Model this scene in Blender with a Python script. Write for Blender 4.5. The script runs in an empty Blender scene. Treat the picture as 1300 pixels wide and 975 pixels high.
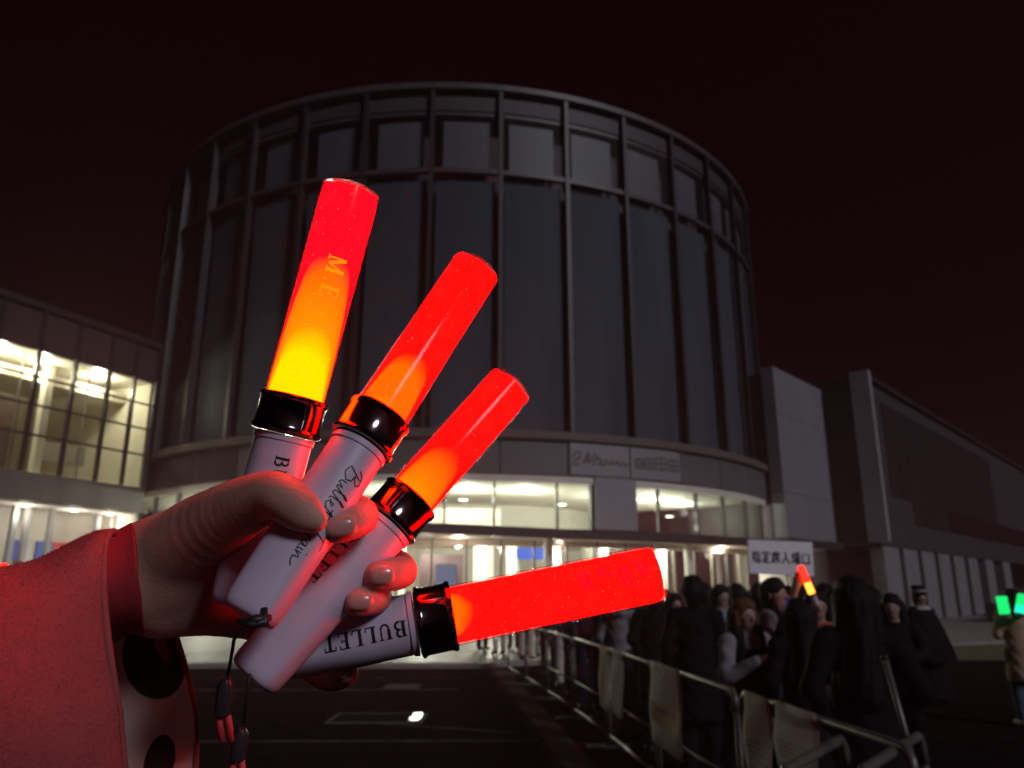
import bpy, bmesh, math, random
import numpy as np
from mathutils import Vector, Matrix
random.seed(7)
R_ = math.radians
scene = bpy.context.scene

# ------------------------------------------------------------------ camera
FPX, PITCH, CAMZ = 982.0, R_(15.0), 1.6          # focal length in pixels of the 1300 px frame
cam_d = bpy.data.cameras.new('camera')
cam_d.sensor_width = 36.0
cam_d.lens = FPX / 1300.0 * 36.0
cam_d.clip_start = 0.02
cam_d.clip_end = 2000.0
cam_d.dof.use_dof = True
cam_d.dof.focus_distance = 0.43
cam_d.dof.aperture_fstop = 13.0
cam_o = bpy.data.objects.new('camera', cam_d)
scene.collection.objects.link(cam_o)
cam_o.location = (0, 0, CAMZ)
cam_o.rotation_euler = (R_(90) + PITCH, 0, 0)
scene.camera = cam_o

# ------------------------------------------------------------------ night sky, lamp light, exposure
world = bpy.data.worlds.new('World')
scene.world = world
world.use_nodes = True
wn, wl = world.node_tree.nodes, world.node_tree.links
for n in list(wn): wn.remove(n)
w_out = wn.new('ShaderNodeOutputWorld'); w_bg = wn.new('ShaderNodeBackground')
w_sky = wn.new('ShaderNodeTexSky'); w_sky.sky_type = 'NISHITA'; w_sky.sun_disc = False
w_sky.sun_elevation = R_(-4.0); w_sky.sun_rotation = R_(125.0)
w_tint = wn.new('ShaderNodeMix'); w_tint.data_type = 'RGBA'; w_tint.blend_type = 'ADD'
w_tint.inputs[0].default_value = 1.0
w_mul = wn.new('ShaderNodeMix'); w_mul.data_type = 'RGBA'; w_mul.blend_type = 'MULTIPLY'
w_mul.inputs[0].default_value = 1.0
w_mul.inputs[7].default_value = (0.03, 0.02, 0.03, 1)
wl.new(w_sky.outputs[0], w_mul.inputs[6])
wl.new(w_mul.outputs[2], w_tint.inputs[6])
w_tint.inputs[7].default_value = (0.034, 0.001, 0.006, 1)     # near-black town night
wl.new(w_tint.outputs[2], w_bg.inputs[0])
w_bg.inputs[1].default_value = 0.08
wl.new(w_bg.outputs[0], w_out.inputs[0])

sun_d = bpy.data.lights.new('sun', 'SUN')
sun_d.energy = 1.0
sun_d.angle = R_(12)
sun_d.color = (0.93, 0.90, 1.0)
sun_o = bpy.data.objects.new('sun', sun_d)
scene.collection.objects.link(sun_o)
sun_to = Vector((0.64, -0.76, 0.52)).normalized()
sun_o.rotation_euler = sun_to.to_track_quat('Z', 'Y').to_euler()

vs = scene.view_settings
vs.view_transform = 'Standard'; vs.look = 'None'; vs.exposure = 0.0; vs.gamma = 1.0
vs.use_curve_mapping = False
scene.cycles.use_denoising = True
scene.cycles.max_bounces = 6
scene.cycles.transparent_max_bounces = 16
scene.cycles.sample_clamp_indirect = 4.0
scene.cycles.caustics_reflective = False
scene.cycles.caustics_refractive = False

# ------------------------------------------------------------------ helpers
COL = scene.collection
CP, SP = math.cos(PITCH), math.sin(PITCH)
def ray(x, y):
    cx, cy = (x - 650.0) / FPX, -(y - 487.5) / FPX
    return Vector((cx, CP - cy * SP, SP + cy * CP))
def cp(x, y, d):                       # point at depth d along the camera axis
    return Vector((0, 0, CAMZ)) + ray(x, y) * d
def at_z(x, y, z):                     # point on a level plane
    r = ray(x, y)
    return Vector((0, 0, CAMZ)) + r * ((z - CAMZ) / r.z)
def at_y(x, y, Y):
    r = ray(x, y)
    return Vector((0, 0, CAMZ)) + r * (Y / r.y)

def tag(o, label=None, cat=None, group=None, kind=None):
    if label: o['label'] = label
    if cat: o['category'] = cat
    if group: o['group'] = group
    if kind: o['kind'] = kind
    return o
def empty(name, loc=(0, 0, 0), rz=0.0):
    o = bpy.data.objects.new(name, None)
    o.empty_display_size = 0.2
    o.location = loc; o.rotation_euler = (0, 0, rz)
    COL.objects.link(o)
    return o
def link(name, me, mat=None, parent=None, smooth=False):
    if mat is not None and not me.materials:
        me.materials.append(mat)
    if smooth:
        me.polygons.foreach_set('use_smooth', [True] * len(me.polygons))
    o = bpy.data.objects.new(name, me)
    COL.objects.link(o)
    if parent is not None: o.parent = parent
    return o

class MB:
    def __init__(s): s.v = []; s.f = []
    def add(s, vs_, fs_):
        b = len(s.v)
        s.v += [tuple(v) for v in vs_]
        s.f += [tuple(i + b for i in f) for f in fs_]
        return s
    def box(s, x0, x1, y0, y1, z0, z1):
        return s.add([(x0,y0,z0),(x1,y0,z0),(x1,y1,z0),(x0,y1,z0),(x0,y0,z1),(x1,y0,z1),(x1,y1,z1),(x0,y1,z1)],
              [(3,2,1,0),(4,5,6,7),(0,1,5,4),(1,2,6,5),(2,3,7,6),(3,0,4,7)])
    def obox(s, o, u, v, w):           # corner o and three edge vectors
        o, u, v, w = Vector(o), Vector(u), Vector(v), Vector(w)
        p = [o, o+u, o+u+v, o+v, o+w, o+u+w, o+u+v+w, o+v+w]
        f = [(3,2,1,0),(4,5,6,7),(0,1,5,4),(1,2,6,5),(2,3,7,6),(3,0,4,7)]
        if u.cross(v).dot(w) < 0: f = [tuple(reversed(q)) for q in f]
        return s.add(p, f)
    def prism(s, pts, z0, z1):         # vertical prism over a plan polygon (counter-clockwise)
        n = len(pts)
        vv = [(p[0], p[1], z0) for p in pts] + [(p[0], p[1], z1) for p in pts]
        ff = [tuple(reversed(range(n))), tuple(range(n, 2*n))] + [(i, (i+1) % n, (i+1) % n + n, i + n) for i in range(n)]
        return s.add(vv, ff)
    def tube(s, path, r, n=10, cap=True):
        path = [Vector(p) for p in path]
        rr = r if isinstance(r, (list, tuple)) else [r] * len(path)
        vv, ff = [], []
        t0 = (path[1] - path[0]).normalized()
        up = Vector((0, 0, 1)) if abs(t0.z) < 0.9 else Vector((1, 0, 0))
        a = t0.cross(up).normalized()
        for i, p in enumerate(path):
            if i == 0: t = path[1] - path[0]
            elif i == len(path) - 1: t = path[-1] - path[-2]
            else: t = (path[i+1] - path[i]).normalized() + (path[i] - path[i-1]).normalized()
            t.normalize()
            a = (a - t * a.dot(t)).normalized()
            b = t.cross(a)
            for k in range(n):
                q = 2 * math.pi * k / n
                vv.append(p + (a * math.cos(q) + b * math.sin(q)) * rr[i])
        for i in range(len(path) - 1):
            for k in range(n):
                k2 = (k + 1) % n
                ff.append((i*n + k, i*n + k2, (i+1)*n + k2, (i+1)*n + k))
        if cap:
            ff.append(tuple(reversed(range(n)))); ff.append(tuple(range((len(path)-1)*n, len(path)*n)))
        return s.add(vv, ff)
    def lathe(s, prof, n=48, shape=None, cap=True):    # prof: list of (r, z); shape(theta, z) scales r
        vv, ff = [], []
        for (r, z) in prof:
            for k in range(n):
                q = 2 * math.pi * k / n
                k_ = shape(q, z) if shape else 1.0
                vv.append((r * k_ * math.cos(q), r * k_ * math.sin(q), z))
        for i in range(len(prof) - 1):
            for k in range(n):
                k2 = (k + 1) % n
                ff.append((i*n + k, i*n + k2, (i+1)*n + k2, (i+1)*n + k))
        if cap:
            ff.append(tuple(reversed(range(n)))); ff.append(tuple(range((len(prof)-1)*n, len(prof)*n)))
        return s.add(vv, ff)
    def arc(s, r0, r1, a0, a1, z0, z1, n=6):           # curved block round the origin, angle 0 towards -Y
        vv, ff = [], []
        for i in range(n + 1):
            a = R_(a0 + (a1 - a0) * i / n)
            sx, sy = math.sin(a), -math.cos(a)
            vv += [(r0*sx, r0*sy, z0), (r1*sx, r1*sy, z0), (r1*sx, r1*sy, z1), (r0*sx, r0*sy, z1)]
        for i in range(n):
            b, c = 4*i, 4*i + 4
            for k in range(4):
                k2 = (k + 1) % 4
                ff.append((b + k, c + k, c + k2, b + k2))
        ff.append((0, 1, 2, 3)); ff.append((4*n + 3, 4*n + 2, 4*n + 1, 4*n))
        return s.add(vv, ff)
    def mesh(s, name):
        me = bpy.data.meshes.new(name)
        me.from_pydata(s.v, [], s.f); me.update()
        return me
    def build(s, name, mat, parent=None, smooth=False, bevel=0.0, angle=None):
        me = s.mesh(name)
        o = link(name, me, mat, parent, smooth)
        if angle is not None:
            me.polygons.foreach_set('use_smooth', [True] * len(me.polygons))
            sharp(me, angle)
        if bevel > 0:
            m = o.modifiers.new('bevel', 'BEVEL'); m.width = bevel; m.segments = 2; m.limit_method = 'ANGLE'
        return o
def sharp(me, deg):
    bm = bmesh.new(); bm.from_mesh(me)
    for e in bm.edges:
        if len(e.link_faces) == 2 and e.calc_face_angle(0) > R_(deg): e.smooth = False
    bm.to_mesh(me); bm.free()

# ------------------------------------------------------------------ materials
MATS = {}
def mat(name, col, rough=0.6, metal=0.0, var=0.12, scale=8.0, bump=0.0, bscale=60.0, spec=0.5, sss=0.0, coat=0.0, coords='Object', emis=None, es=0.0):
    if name in MATS: return MATS[name]
    m = bpy.data.materials.new(name); m.use_nodes = True
    nt = m.node_tree; N, L = nt.nodes, nt.links
    b = N['Principled BSDF']
    b.inputs['Roughness'].default_value = rough
    b.inputs['Metallic'].default_value = metal
    b.inputs['Specular IOR Level'].default_value = spec
    if coat: b.inputs['Coat Weight'].default_value = coat
    if sss:
        b.inputs['Subsurface Weight'].default_value = sss
        b.inputs['Subsurface Radius'].default_value = (0.6, 0.25, 0.12)
        b.inputs['Subsurface Scale'].default_value = 0.006
    tc = N.new('ShaderNodeTexCoord')
    nz = N.new('ShaderNodeTexNoise'); nz.inputs['Scale'].default_value = scale; nz.inputs['Detail'].default_value = 5.0
    L.new(tc.outputs[coords], nz.inputs['Vector'])
    rp = N.new('ShaderNodeValToRGB')
    rp.color_ramp.elements[0].position = 0.3; rp.color_ramp.elements[1].position = 0.7
    rp.color_ramp.elements[0].color = tuple(c * (1 - var) for c in col) + (1,)
    rp.color_ramp.elements[1].color = tuple(min(1, c * (1 + var)) for c in col) + (1,)
    L.new(nz.outputs['Fac'], rp.inputs[0]); L.new(rp.outputs[0], b.inputs['Base Color'])
    if bump:
        nb = N.new('ShaderNodeTexNoise'); nb.inputs['Scale'].default_value = bscale; nb.inputs['Detail'].default_value = 4.0
        L.new(tc.outputs[coords], nb.inputs['Vector'])
        bp = N.new('ShaderNodeBump'); bp.inputs['Strength'].default_value = bump; bp.inputs['Distance'].default_value = 0.4 / bscale
        L.new(nb.outputs['Fac'], bp.inputs['Height']); L.new(bp.outputs[0], b.inputs['Normal'])
    if emis:
        b.inputs['Emission Color'].default_value = tuple(emis) + (1,)
        b.inputs['Emission Strength'].default_value = es
    MATS[name] = m
    return m
def glass_mat(name, tint=(0.9, 0.95, 0.93), refl=0.10, rough=0.02, grazing=0.6):
    if name in MATS: return MATS[name]
    m = bpy.data.materials.new(name); m.use_nodes = True
    N, L = m.node_tree.nodes, m.node_tree.links
    for n in list(N): N.remove(n)
    out = N.new('ShaderNodeOutputMaterial'); mx = N.new('ShaderNodeMixShader')
    tr = N.new('ShaderNodeBsdfTransparent'); gl = N.new('ShaderNodeBsdfGlossy')
    lw = N.new('ShaderNodeLayerWeight'); lw.inputs['Blend'].default_value = 0.25
    mr = N.new('ShaderNodeMapRange'); mr.inputs[3].default_value = refl; mr.inputs[4].default_value = grazing
    tr.inputs[0].default_value = tint + (1,); gl.inputs['Roughness'].default_value = rough
    L.new(lw.outputs['Fresnel'], mr.inputs[0]); L.new(mr.outputs[0], mx.inputs[0])
    L.new(tr.outputs[0], mx.inputs[1]); L.new(gl.outputs[0], mx.inputs[2]); L.new(mx.outputs[0], out.inputs[0])
    MATS[name] = m
    return m
def emit_mat(name, col, strength):
    if name in MATS: return MATS[name]
    m = bpy.data.materials.new(name); m.use_nodes = True
    N, L = m.node_tree.nodes, m.node_tree.links
    for n in list(N): N.remove(n)
    out = N.new('ShaderNodeOutputMaterial'); e = N.new('ShaderNodeEmission')
    e.inputs[0].default_value = tuple(col) + (1,); e.inputs[1].default_value = strength
    L.new(e.outputs[0], out.inputs[0])
    MATS[name] = m
    return m
def lamp(name, loc, power, col=(1, 0.9, 0.72), radius=0.12, parent=None):
    d = bpy.data.lights.new(name, 'POINT'); d.energy = power; d.color = col; d.shadow_soft_size = radius
    o = bpy.data.objects.new(name, d); COL.objects.link(o); o.location = loc
    if parent is not None: o.parent = parent
    return o

# ------------------------------------------------------------------ smooth solids: distance field -> surface nets
def rc(a, b, ra, rb, sc=(1, 1, 1), k=None):            # tapered capsule
    return ('rc', np.array(a, float), np.array(b, float), ra, rb, np.array(sc, float), k)
def seg_d(P, a, b, ra, rb):
    Q = P - a; ba = b - a
    h = np.clip((Q @ ba) / (float(ba @ ba) + 1e-12), 0, 1)
    return np.sqrt(((Q - h[..., None] * ba) ** 2).sum(-1)) - (ra + (rb - ra) * h)
def chain(pts, k):                                     # one limb: a smooth curve of (x, y, z, radius) knots
    K = np.array(pts, float); out = []
    for i in range(len(K) - 1):
        p0, p1, p2, p3 = K[max(i-1, 0)], K[i], K[i+1], K[min(i+2, len(K)-1)]
        for j in range(4):
            t = j / 4
            out.append(0.5 * ((2*p1) + (p2-p0)*t + (2*p0-5*p1+4*p2-p3)*t*t + (-p0+3*p1-3*p2+p3)*t**3))
    out.append(K[-1]); out = np.array(out)
    lo, hi = (out[:, :3] - out[:, 3:]).min(0), (out[:, :3] + out[:, 3:]).max(0)
    return ('chain', lo, hi, 0.0, 0.0, np.ones(3), k, out)
def field(P, prims, k):
    F = None
    for pr in prims:
        if pr[0] == 'chain':
            O = pr[7]; d = None
            for i in range(len(O) - 1):
                e = seg_d(P, O[i, :3], O[i+1, :3], O[i, 3], O[i+1, 3])
                d = e if d is None else np.minimum(d, e)
            q = pr[6] if pr[6] is not None else k
            if F is None: F = d
            else:
                hh = np.clip(0.5 + 0.5 * (F - d) / q, 0, 1)
                F = F * (1 - hh) + d * hh - q * hh * (1 - hh)
            continue
        _, a, b, ra, rb, sc, kk = pr
        Q = (P - a) * sc; ba = (b - a) * sc
        L2 = float(ba @ ba) + 1e-12
        h = np.clip((Q @ ba) / L2, 0, 1)
        d = np.sqrt(((Q - h[..., None] * ba) ** 2).sum(-1)) - (ra + (rb - ra) * h)
        d = d / max(1.0, sc.max() ** 0.5)
        q = kk if kk is not None else k
        if F is None: F = d
        elif q <= 0: F = np.minimum(F, d)
        else:
            hh = np.clip(0.5 + 0.5 * (F - d) / q, 0, 1)
            F = F * (1 - hh) + d * hh - q * hh * (1 - hh)
    return F
def surface_nets(F, org, h):
    S = F < 0
    c = [(i, j, k) for i in (0, 1) for j in (0, 1) for k in (0, 1)]
    sh = tuple(n - 1 for n in F.shape)
    def cor(A, q): return A[q[0]:q[0]+sh[0], q[1]:q[1]+sh[1], q[2]:q[2]+sh[2]]
    cnt = sum(cor(S, q).astype(np.int8) for q in c)
    mask = (cnt > 0) & (cnt < 8)
    acc = np.zeros(sh + (3,)); num = np.zeros(sh)
    for a in c:
        for ax in range(3):
            if a[ax] == 1: continue
            b = list(a); b[ax] = 1; b = tuple(b)
            fa, fb = cor(F, a), cor(F, b)
            x = (fa < 0) != (fb < 0)
            t = np.where(x, fa / np.where(x, fa - fb, 1), 0)
            p = np.zeros(sh + (3,)); p[:] = a; p[..., ax] += t
            acc += p * x[..., None]; num += x
    idx = -np.ones(sh, int); ii = np.argwhere(mask)
    idx[mask] = np.arange(len(ii))
    V = (ii + acc[mask] / num[mask][:, None]) * h + org
    faces = []
    for ax in range(3):
        sl0 = [slice(None)] * 3; sl1 = [slice(None)] * 3
        sl0[ax] = slice(0, -1); sl1[ax] = slice(1, None)
        s0, s1 = S[tuple(sl0)], S[tuple(sl1)]
        o1, o2 = [(1, 2), (2, 0), (0, 1)][ax]
        e = np.argwhere(s0 != s1)
        if not len(e): continue
        ok = (e[:, o1] > 0) & (e[:, o2] > 0) & (e[:, o1] < sh[o1]) & (e[:, o2] < sh[o2])
        e = e[ok]
        d1 = np.zeros(3, int); d1[o1] = 1; d2 = np.zeros(3, int); d2[o2] = 1
        q = [idx[tuple((e - d1 - d2).T)], idx[tuple((e - d2).T)], idx[tuple(e.T)], idx[tuple((e - d1).T)]]
        q = np.stack(q, 1)
        inside = s0[tuple(e.T)]
        q[~inside] = q[~inside][:, ::-1]
        faces.append(q)
    return V, np.concatenate(faces)
def sdf_mesh(name, prims, h, k, cut=None, smooth_it=0, warp=None):
    lo = np.min([np.minimum(p[1] - p[3] / p[5].min(), p[2] - p[4] / p[5].min()) for p in prims], 0) - 3 * h
    hi = np.max([np.maximum(p[1] + p[3] / p[5].min(), p[2] + p[4] / p[5].min()) for p in prims], 0) + 3 * h
    n = np.ceil((hi - lo) / h).astype(int) + 1
    g = np.stack(np.meshgrid(*[lo[i] + h * np.arange(n[i]) for i in range(3)], indexing='ij'), -1)
    F = field(g, prims, k)
    if warp is not None: F = F + warp(g)
    if cut is not None: F = cut(F, g)
    V, Q = surface_nets(F, lo, h)
    me = bpy.data.meshes.new(name)
    me.from_pydata(V.tolist(), [], Q.tolist()); me.update()
    me.polygons.foreach_set('use_smooth', [True] * len(me.polygons))
    return me

# ribbons (lettering strokes): polylines -> thin quads in a plane, later bent onto a surface
def ribbon(mb, pts, w, fn, step=None):
    P = [Vector((p[0], p[1])) for p in pts]
    if step:
        Q = [P[0]]
        for a, b in zip(P[:-1], P[1:]):
            m = max(1, int((b - a).length / step))
            Q += [a.lerp(b, (i + 1) / m) for i in range(m)]
        P = Q
    vv, ff = [], []
    for i, p in enumerate(P):
        a = P[max(0, i - 1)]; b = P[min(len(P) - 1, i + 1)]
        t = (b - a)
        t = t.normalized() if t.length > 1e-9 else Vector((1, 0))
        n = Vector((-t.y, t.x)) * w * 0.5
        vv += [fn(p + n), fn(p - n)]
    for i in range(len(P) - 1):
        ff.append((2*i, 2*i + 1, 2*i + 3, 2*i + 2))
    mb.add(vv, ff)
def arcpts(cx, cy, rx, ry, a0, a1, n=8):
    return [(cx + rx * math.cos(R_(a0 + (a1 - a0) * i / n)), cy + ry * math.sin(R_(a0 + (a1 - a0) * i / n))) for i in range(n + 1)]
SERIF = {   # (advance, [(polyline, width)...]) in a unit-high box
    'B': (0.86, [([(0.18, 0), (0.18, 1)], 0.2), ([(0, 0.03), (0.45, 0.03)], 0.07), ([(0, 0.97), (0.42, 0.97)], 0.07), ([(0.2, 0.52), (0.45, 0.52)], 0.07),
                 (arcpts(0.42, 0.745, 0.2, 0.225, 90, -90), 0.15), (arcpts(0.44, 0.275, 0.25, 0.245, 90, -90), 0.16)]),
    'U': (0.95, [([(0.2, 1), (0.2, 0.35)], 0.2), (arcpts(0.45, 0.33, 0.25, 0.29, 180, 360), 0.13), ([(0.7, 0.33), (0.7, 1)], 0.1), ([(0.02, 0.97), (0.4, 0.97)], 0.07), ([(0.55, 0.97), (0.86, 0.97)], 0.07)]),
    'L': (0.78, [([(0.2, 0), (0.2, 1)], 0.2), ([(0.02, 0.97), (0.4, 0.97)], 0.07), ([(0.02, 0.04), (0.66, 0.04)], 0.09), ([(0.64, 0.0), (0.68, 0.3)], 0.08)]),
    'E': (0.82, [([(0.2, 0), (0.2, 1)], 0.2), ([(0.02, 0.97), (0.64, 0.97)], 0.08), ([(0.62, 1.0), (0.65, 0.76)], 0.07), ([(0.2, 0.52), (0.5, 0.52)], 0.07), ([(0.5, 0.64), (0.5, 0.4)], 0.07),
                 ([(0.02, 0.04), (0.68, 0.04)], 0.08), ([(0.66, 0.0), (0.7, 0.27)], 0.07)]),
    'T': (0.82, [([(0.38, 0), (0.38, 1)], 0.2), ([(0.03, 0.96), (0.73, 0.96)], 0.09), ([(0.05, 1.0), (0.03, 0.72)], 0.07), ([(0.71, 1.0), (0.73, 0.72)], 0.07), ([(0.2, 0.03), (0.56, 0.03)], 0.07)]),
    'M': (1.1, [([(0.15, 0), (0.15, 1)], 0.1), ([(0.15, 1), (0.5, 0.1)], 0.18), ([(0.5, 0.1), (0.85, 1)], 0.08), ([(0.85, 0), (0.85, 1)], 0.2), ([(0, 0.03), (0.3, 0.03)], 0.06), ([(0.65, 0.03), (1.02, 0.03)], 0.06)]),
    '.': (0.4, [([(0.15, 0.08), (0.27, 0.08)], 0.14)]),
}
# handwriting for the signature lettering, in units of letter height
SCRIPT = [
    [(0.05, 0.15), (0.3, 0.75), (0.5, 1.25), (0.42, 1.3)], [(0.0, 0.95), (0.25, 1.4), (0.75, 1.55), (0.95, 1.25), (0.6, 0.9), (0.4, 0.85), (0.85, 0.75), (0.95, 0.35), (0.55, 0.0), (0.15, 0.1)],
    [(1.1, 0.55), (1.1, 0.15), (1.25, 0.02), (1.5, 0.5), (1.48, 0.1), (1.62, 0.05)], [(1.6, 0.05), (2.0, 1.2), (1.95, 1.35), (1.82, 0.9), (1.85, 0.1), (2.05, 0.05)],
    [(2.05, 0.05), (2.45, 1.25), (2.4, 1.38), (2.27, 0.9), (2.3, 0.1), (2.45, 0.05)], [(2.45, 0.2), (2.7, 0.35), (2.78, 0.55), (2.62, 0.55), (2.55, 0.2), (2.75, 0.02), (3.0, 0.2)],
    [(3.0, 0.1), (3.3, 1.1), (3.25, 0.4), (3.3, 0.05), (3.45, 0.1)], [(2.95, 0.72), (3.6, 0.85)],
    [(4.0, 1.45), (4.6, 1.5), (5.3, 1.7)], [(4.75, 1.5), (4.6, 0.8), (4.45, 0.1), (4.3, 0.05)],
    [(4.95, 0.5), (4.9, 0.05), (5.0, 0.4), (5.2, 0.55)], [(5.55, 0.5), (5.35, 0.5), (5.25, 0.2), (5.38, 0.03), (5.58, 0.5), (5.55, 0.1), (5.7, 0.1)], [(5.8, 0.5), (5.78, 0.05), (5.92, 0.15)], [(5.88, 0.85), (5.92, 0.9)],
    [(6.0, 0.5), (6.0, 0.05), (6.15, 0.4), (6.3, 0.5), (6.32, 0.1), (6.6, 0.15), (6.9, 0.35)],
]
KANJI = [   # six signboard characters, strokes in a unit box
    [[(0.02,0.72),(0.38,0.72)],[(0.2,0.98),(0.2,0.06),(0.1,0.1)],[(0.02,0.36),(0.38,0.46)],[(0.5,0.96),(0.5,0.62),(0.94,0.62),(0.94,0.7)],[(0.9,0.88),(0.52,0.78)],[(0.5,0.02),(0.5,0.46),(0.9,0.46),(0.9,0.02)],[(0.5,0.25),(0.9,0.25)],[(0.5,0.05),(0.9,0.05)]],
    [[(0.5,1.0),(0.5,0.88)],[(0.08,0.72),(0.08,0.86),(0.92,0.86),(0.92,0.72)],[(0.22,0.64),(0.78,0.64)],[(0.5,0.64),(0.5,0.1)],[(0.5,0.38),(0.8,0.38)],[(0.28,0.48),(0.24,0.2),(0.06,0.02)],[(0.2,0.2),(0.4,0.06),(0.95,0.04)]],
    [[(0.52,1.0),(0.52,0.88)],[(0.14,0.88),(0.95,0.88)],[(0.14,0.88),(0.13,0.4),(0.04,0.02)],[(0.24,0.7),(0.92,0.7)],[(0.4,0.8),(0.4,0.54),(0.76,0.54),(0.76,0.8)],[(0.26,0.04),(0.26,0.38),(0.9,0.38),(0.9,0.06)],[(0.58,0.5),(0.58,0.0)]],
    [[(0.3,0.95),(0.5,0.9),(0.48,0.55),(0.05,0.02)],[(0.49,0.62),(0.7,0.25),(0.96,0.02)]],
    [[(0.02,0.68),(0.36,0.68)],[(0.18,0.95),(0.18,0.2)],[(0.0,0.14),(0.38,0.28)],[(0.48,0.98),(0.48,0.62),(0.88,0.62),(0.88,0.98),(0.48,0.98)],[(0.48,0.8),(0.88,0.8)],[(0.4,0.5),(0.96,0.5)],[(0.55,0.5),(0.4,0.25)],[(0.5,0.36),(0.92,0.36),(0.86,0.02),(0.78,0.06)],[(0.64,0.36),(0.44,0.04)],[(0.8,0.36),(0.62,0.04)]],
    [[(0.12,0.04),(0.12,0.86),(0.88,0.86),(0.88,0.04)],[(0.12,0.12),(0.88,0.12)]],
]

# shared materials
M_white = mat('white_render', (0.25, 0.25, 0.26), 0.7, var=0.08, scale=1.2, bump=0.1, bscale=12)
M_fin = mat('fin_metal', (0.0257, 0.0202, 0.0217), 0.5, var=0.15, scale=1.5)
M_steel = mat('sheen_steel', (0.42, 0.41, 0.40), 0.38, 0.75, var=0.25, scale=14)
M_black = mat('black_metal', (0.012, 0.011, 0.012), 0.5, var=0.3, scale=5)
M_frame = mat('dark_frame', (0.02, 0.017, 0.018), 0.45, var=0.3, scale=4)
M_paper = mat('poster_paper', (0.7425, 0.7087, 0.6525), 0.8, var=0.08, scale=6)
M_paper.node_tree.nodes['Principled BSDF'].inputs['Transmission Weight'].default_value = 0.0
_tl = M_paper.node_tree.nodes.new('ShaderNodeBsdfTranslucent'); _tl.inputs[0].default_value = (0.62, 0.58, 0.52, 1)      # thin paper lets light through
_mx = M_paper.node_tree.nodes.new('ShaderNodeMixShader'); _mx.inputs[0].default_value = 0.45
M_paper.node_tree.links.new(M_paper.node_tree.nodes['Principled BSDF'].outputs[0], _mx.inputs[1]); M_paper.node_tree.links.new(_tl.outputs[0], _mx.inputs[2])
M_paper.node_tree.links.new(_mx.outputs[0], M_paper.node_tree.nodes['Material Output'].inputs[0])
M_ink = mat('black_ink', (0.01, 0.01, 0.012), 0.7, var=0.2)

# ================================================================== GROUND
def ground_mat():
    m = mat('asphalt', (0.0146, 0.0091, 0.0095), 0.9, var=0.35, scale=3.0, bump=0.5, bscale=90, coords='Object', spec=0.0)
    return m
tag(MB().add([(-190,-40,0),(190,-40,0),(190,240,0),(-190,240,0)], [(0,1,2,3)]).build('ground', ground_mat()), kind='structure')
# pale paved forecourt before the hall, with a real kerb step
M_pave = mat('forecourt_paving', (0.24, 0.224, 0.208), 0.45, var=0.18, scale=2.0, bump=0.2, bscale=30)
fore = tag(MB().prism([(-30, 17.6), (-0.75, 17.6), (4.2, 20.5), (30, 32), (30, 60), (-30, 60)], -0.05, 0.10).build('forecourt_pavement', M_pave, bevel=0.02), kind='structure')
M_joint = mat('paving_joint', (0.03, 0.025, 0.024), 0.9, spec=0.0)
# stone slabs along the front edge of the forecourt
slab_me = MB().box(0, 1.17, 0, 0.78, 0, 0.012).mesh('slab'); slab_me.materials.append(M_pave)
for r in range(5):
    for i in range(18):
        o = link('paving_slab', slab_me, None, fore)
        o.location = (-1.9 - 1.2 * i + (0.6 if r % 2 else 0), 17.75 + 0.81 * r, 0.1005 + random.uniform(0, 0.003))
# asphalt markings
M_line = mat('road_paint', (0.1006, 0.0888, 0.0858), 0.8, var=0.6, scale=3.0, spec=0.0)
def line_on_ground(name, a, b, w, label):
    a, b = Vector((a[0], a[1], 0)), Vector((b[0], b[1], 0))
    n = Vector((-(b - a).y, (b - a).x, 0)).normalized() * w / 2
    z = Vector((0, 0, 0.004))
    return tag(MB().add([a - n + z, b - n + z, b + n + z, a + n + z], [(0,1,2,3)]).build(name, M_line), kind='structure')
line_on_ground('painted_line', (-9, 13.75), (-0.9, 13.9), 0.12, '')
line_on_ground('painted_line', (-9, 9.15), (0.35, 9.30), 0.085, '')
line_on_ground('painted_line', (-2.1, 10.6), (0.15, 9.75), 0.05, '')
line_on_ground('painted_line', (-9, 15.6), (-0.9, 15.75), 0.05, '')
# steel access cover set in the asphalt, with a bright plate added as its glint
cov = empty('access_cover', (-2.35, 10.45, 0)); tag(cov, 'flat rectangular steel access cover set in the dark asphalt', 'access cover')
fr = MB()
for a in ((0, 1.22, 0, 0.045), (0, 1.22, 0.755, 0.8), (0, 0.045, 0.045, 0.755), (1.175, 1.22, 0.045, 0.755)): fr.box(a[0], a[1], a[2], a[3], 0.001, 0.014)
fr.build('frame', mat('cover_frame', (0.11, 0.1056, 0.1012), 0.7, 0.0, var=0.3, scale=8, spec=0.0), cov)
MB().box(0.05, 0.60, 0.05, 0.75, 0.001, 0.010).build('cover_plate', mat('plate', (0.0203, 0.018, 0.0171), 0.85, 0.0, scale=9, spec=0.0), cov)
MB().box(0.61, 1.17, 0.05, 0.75, 0.001, 0.010).build('cover_plate', MATS['plate'], cov)
MB().box(1.03, 1.165, 0.12, 0.72, 0.0105, 0.02).build('glint_plate', mat('glint_steel', (0.85, 0.85, 0.82), 0.25, 0.6), cov, bevel=0.004)
cov2 = empty('access_cover', (-2.2, 14.0, 0)); tag(cov2, 'small pale access cover beyond the larger steel one', 'access cover')
MB().box(0, 0.6, 0, 0.6, 0.001, 0.012).build('cover_plate', MATS['cover_frame'], cov2)
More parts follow.
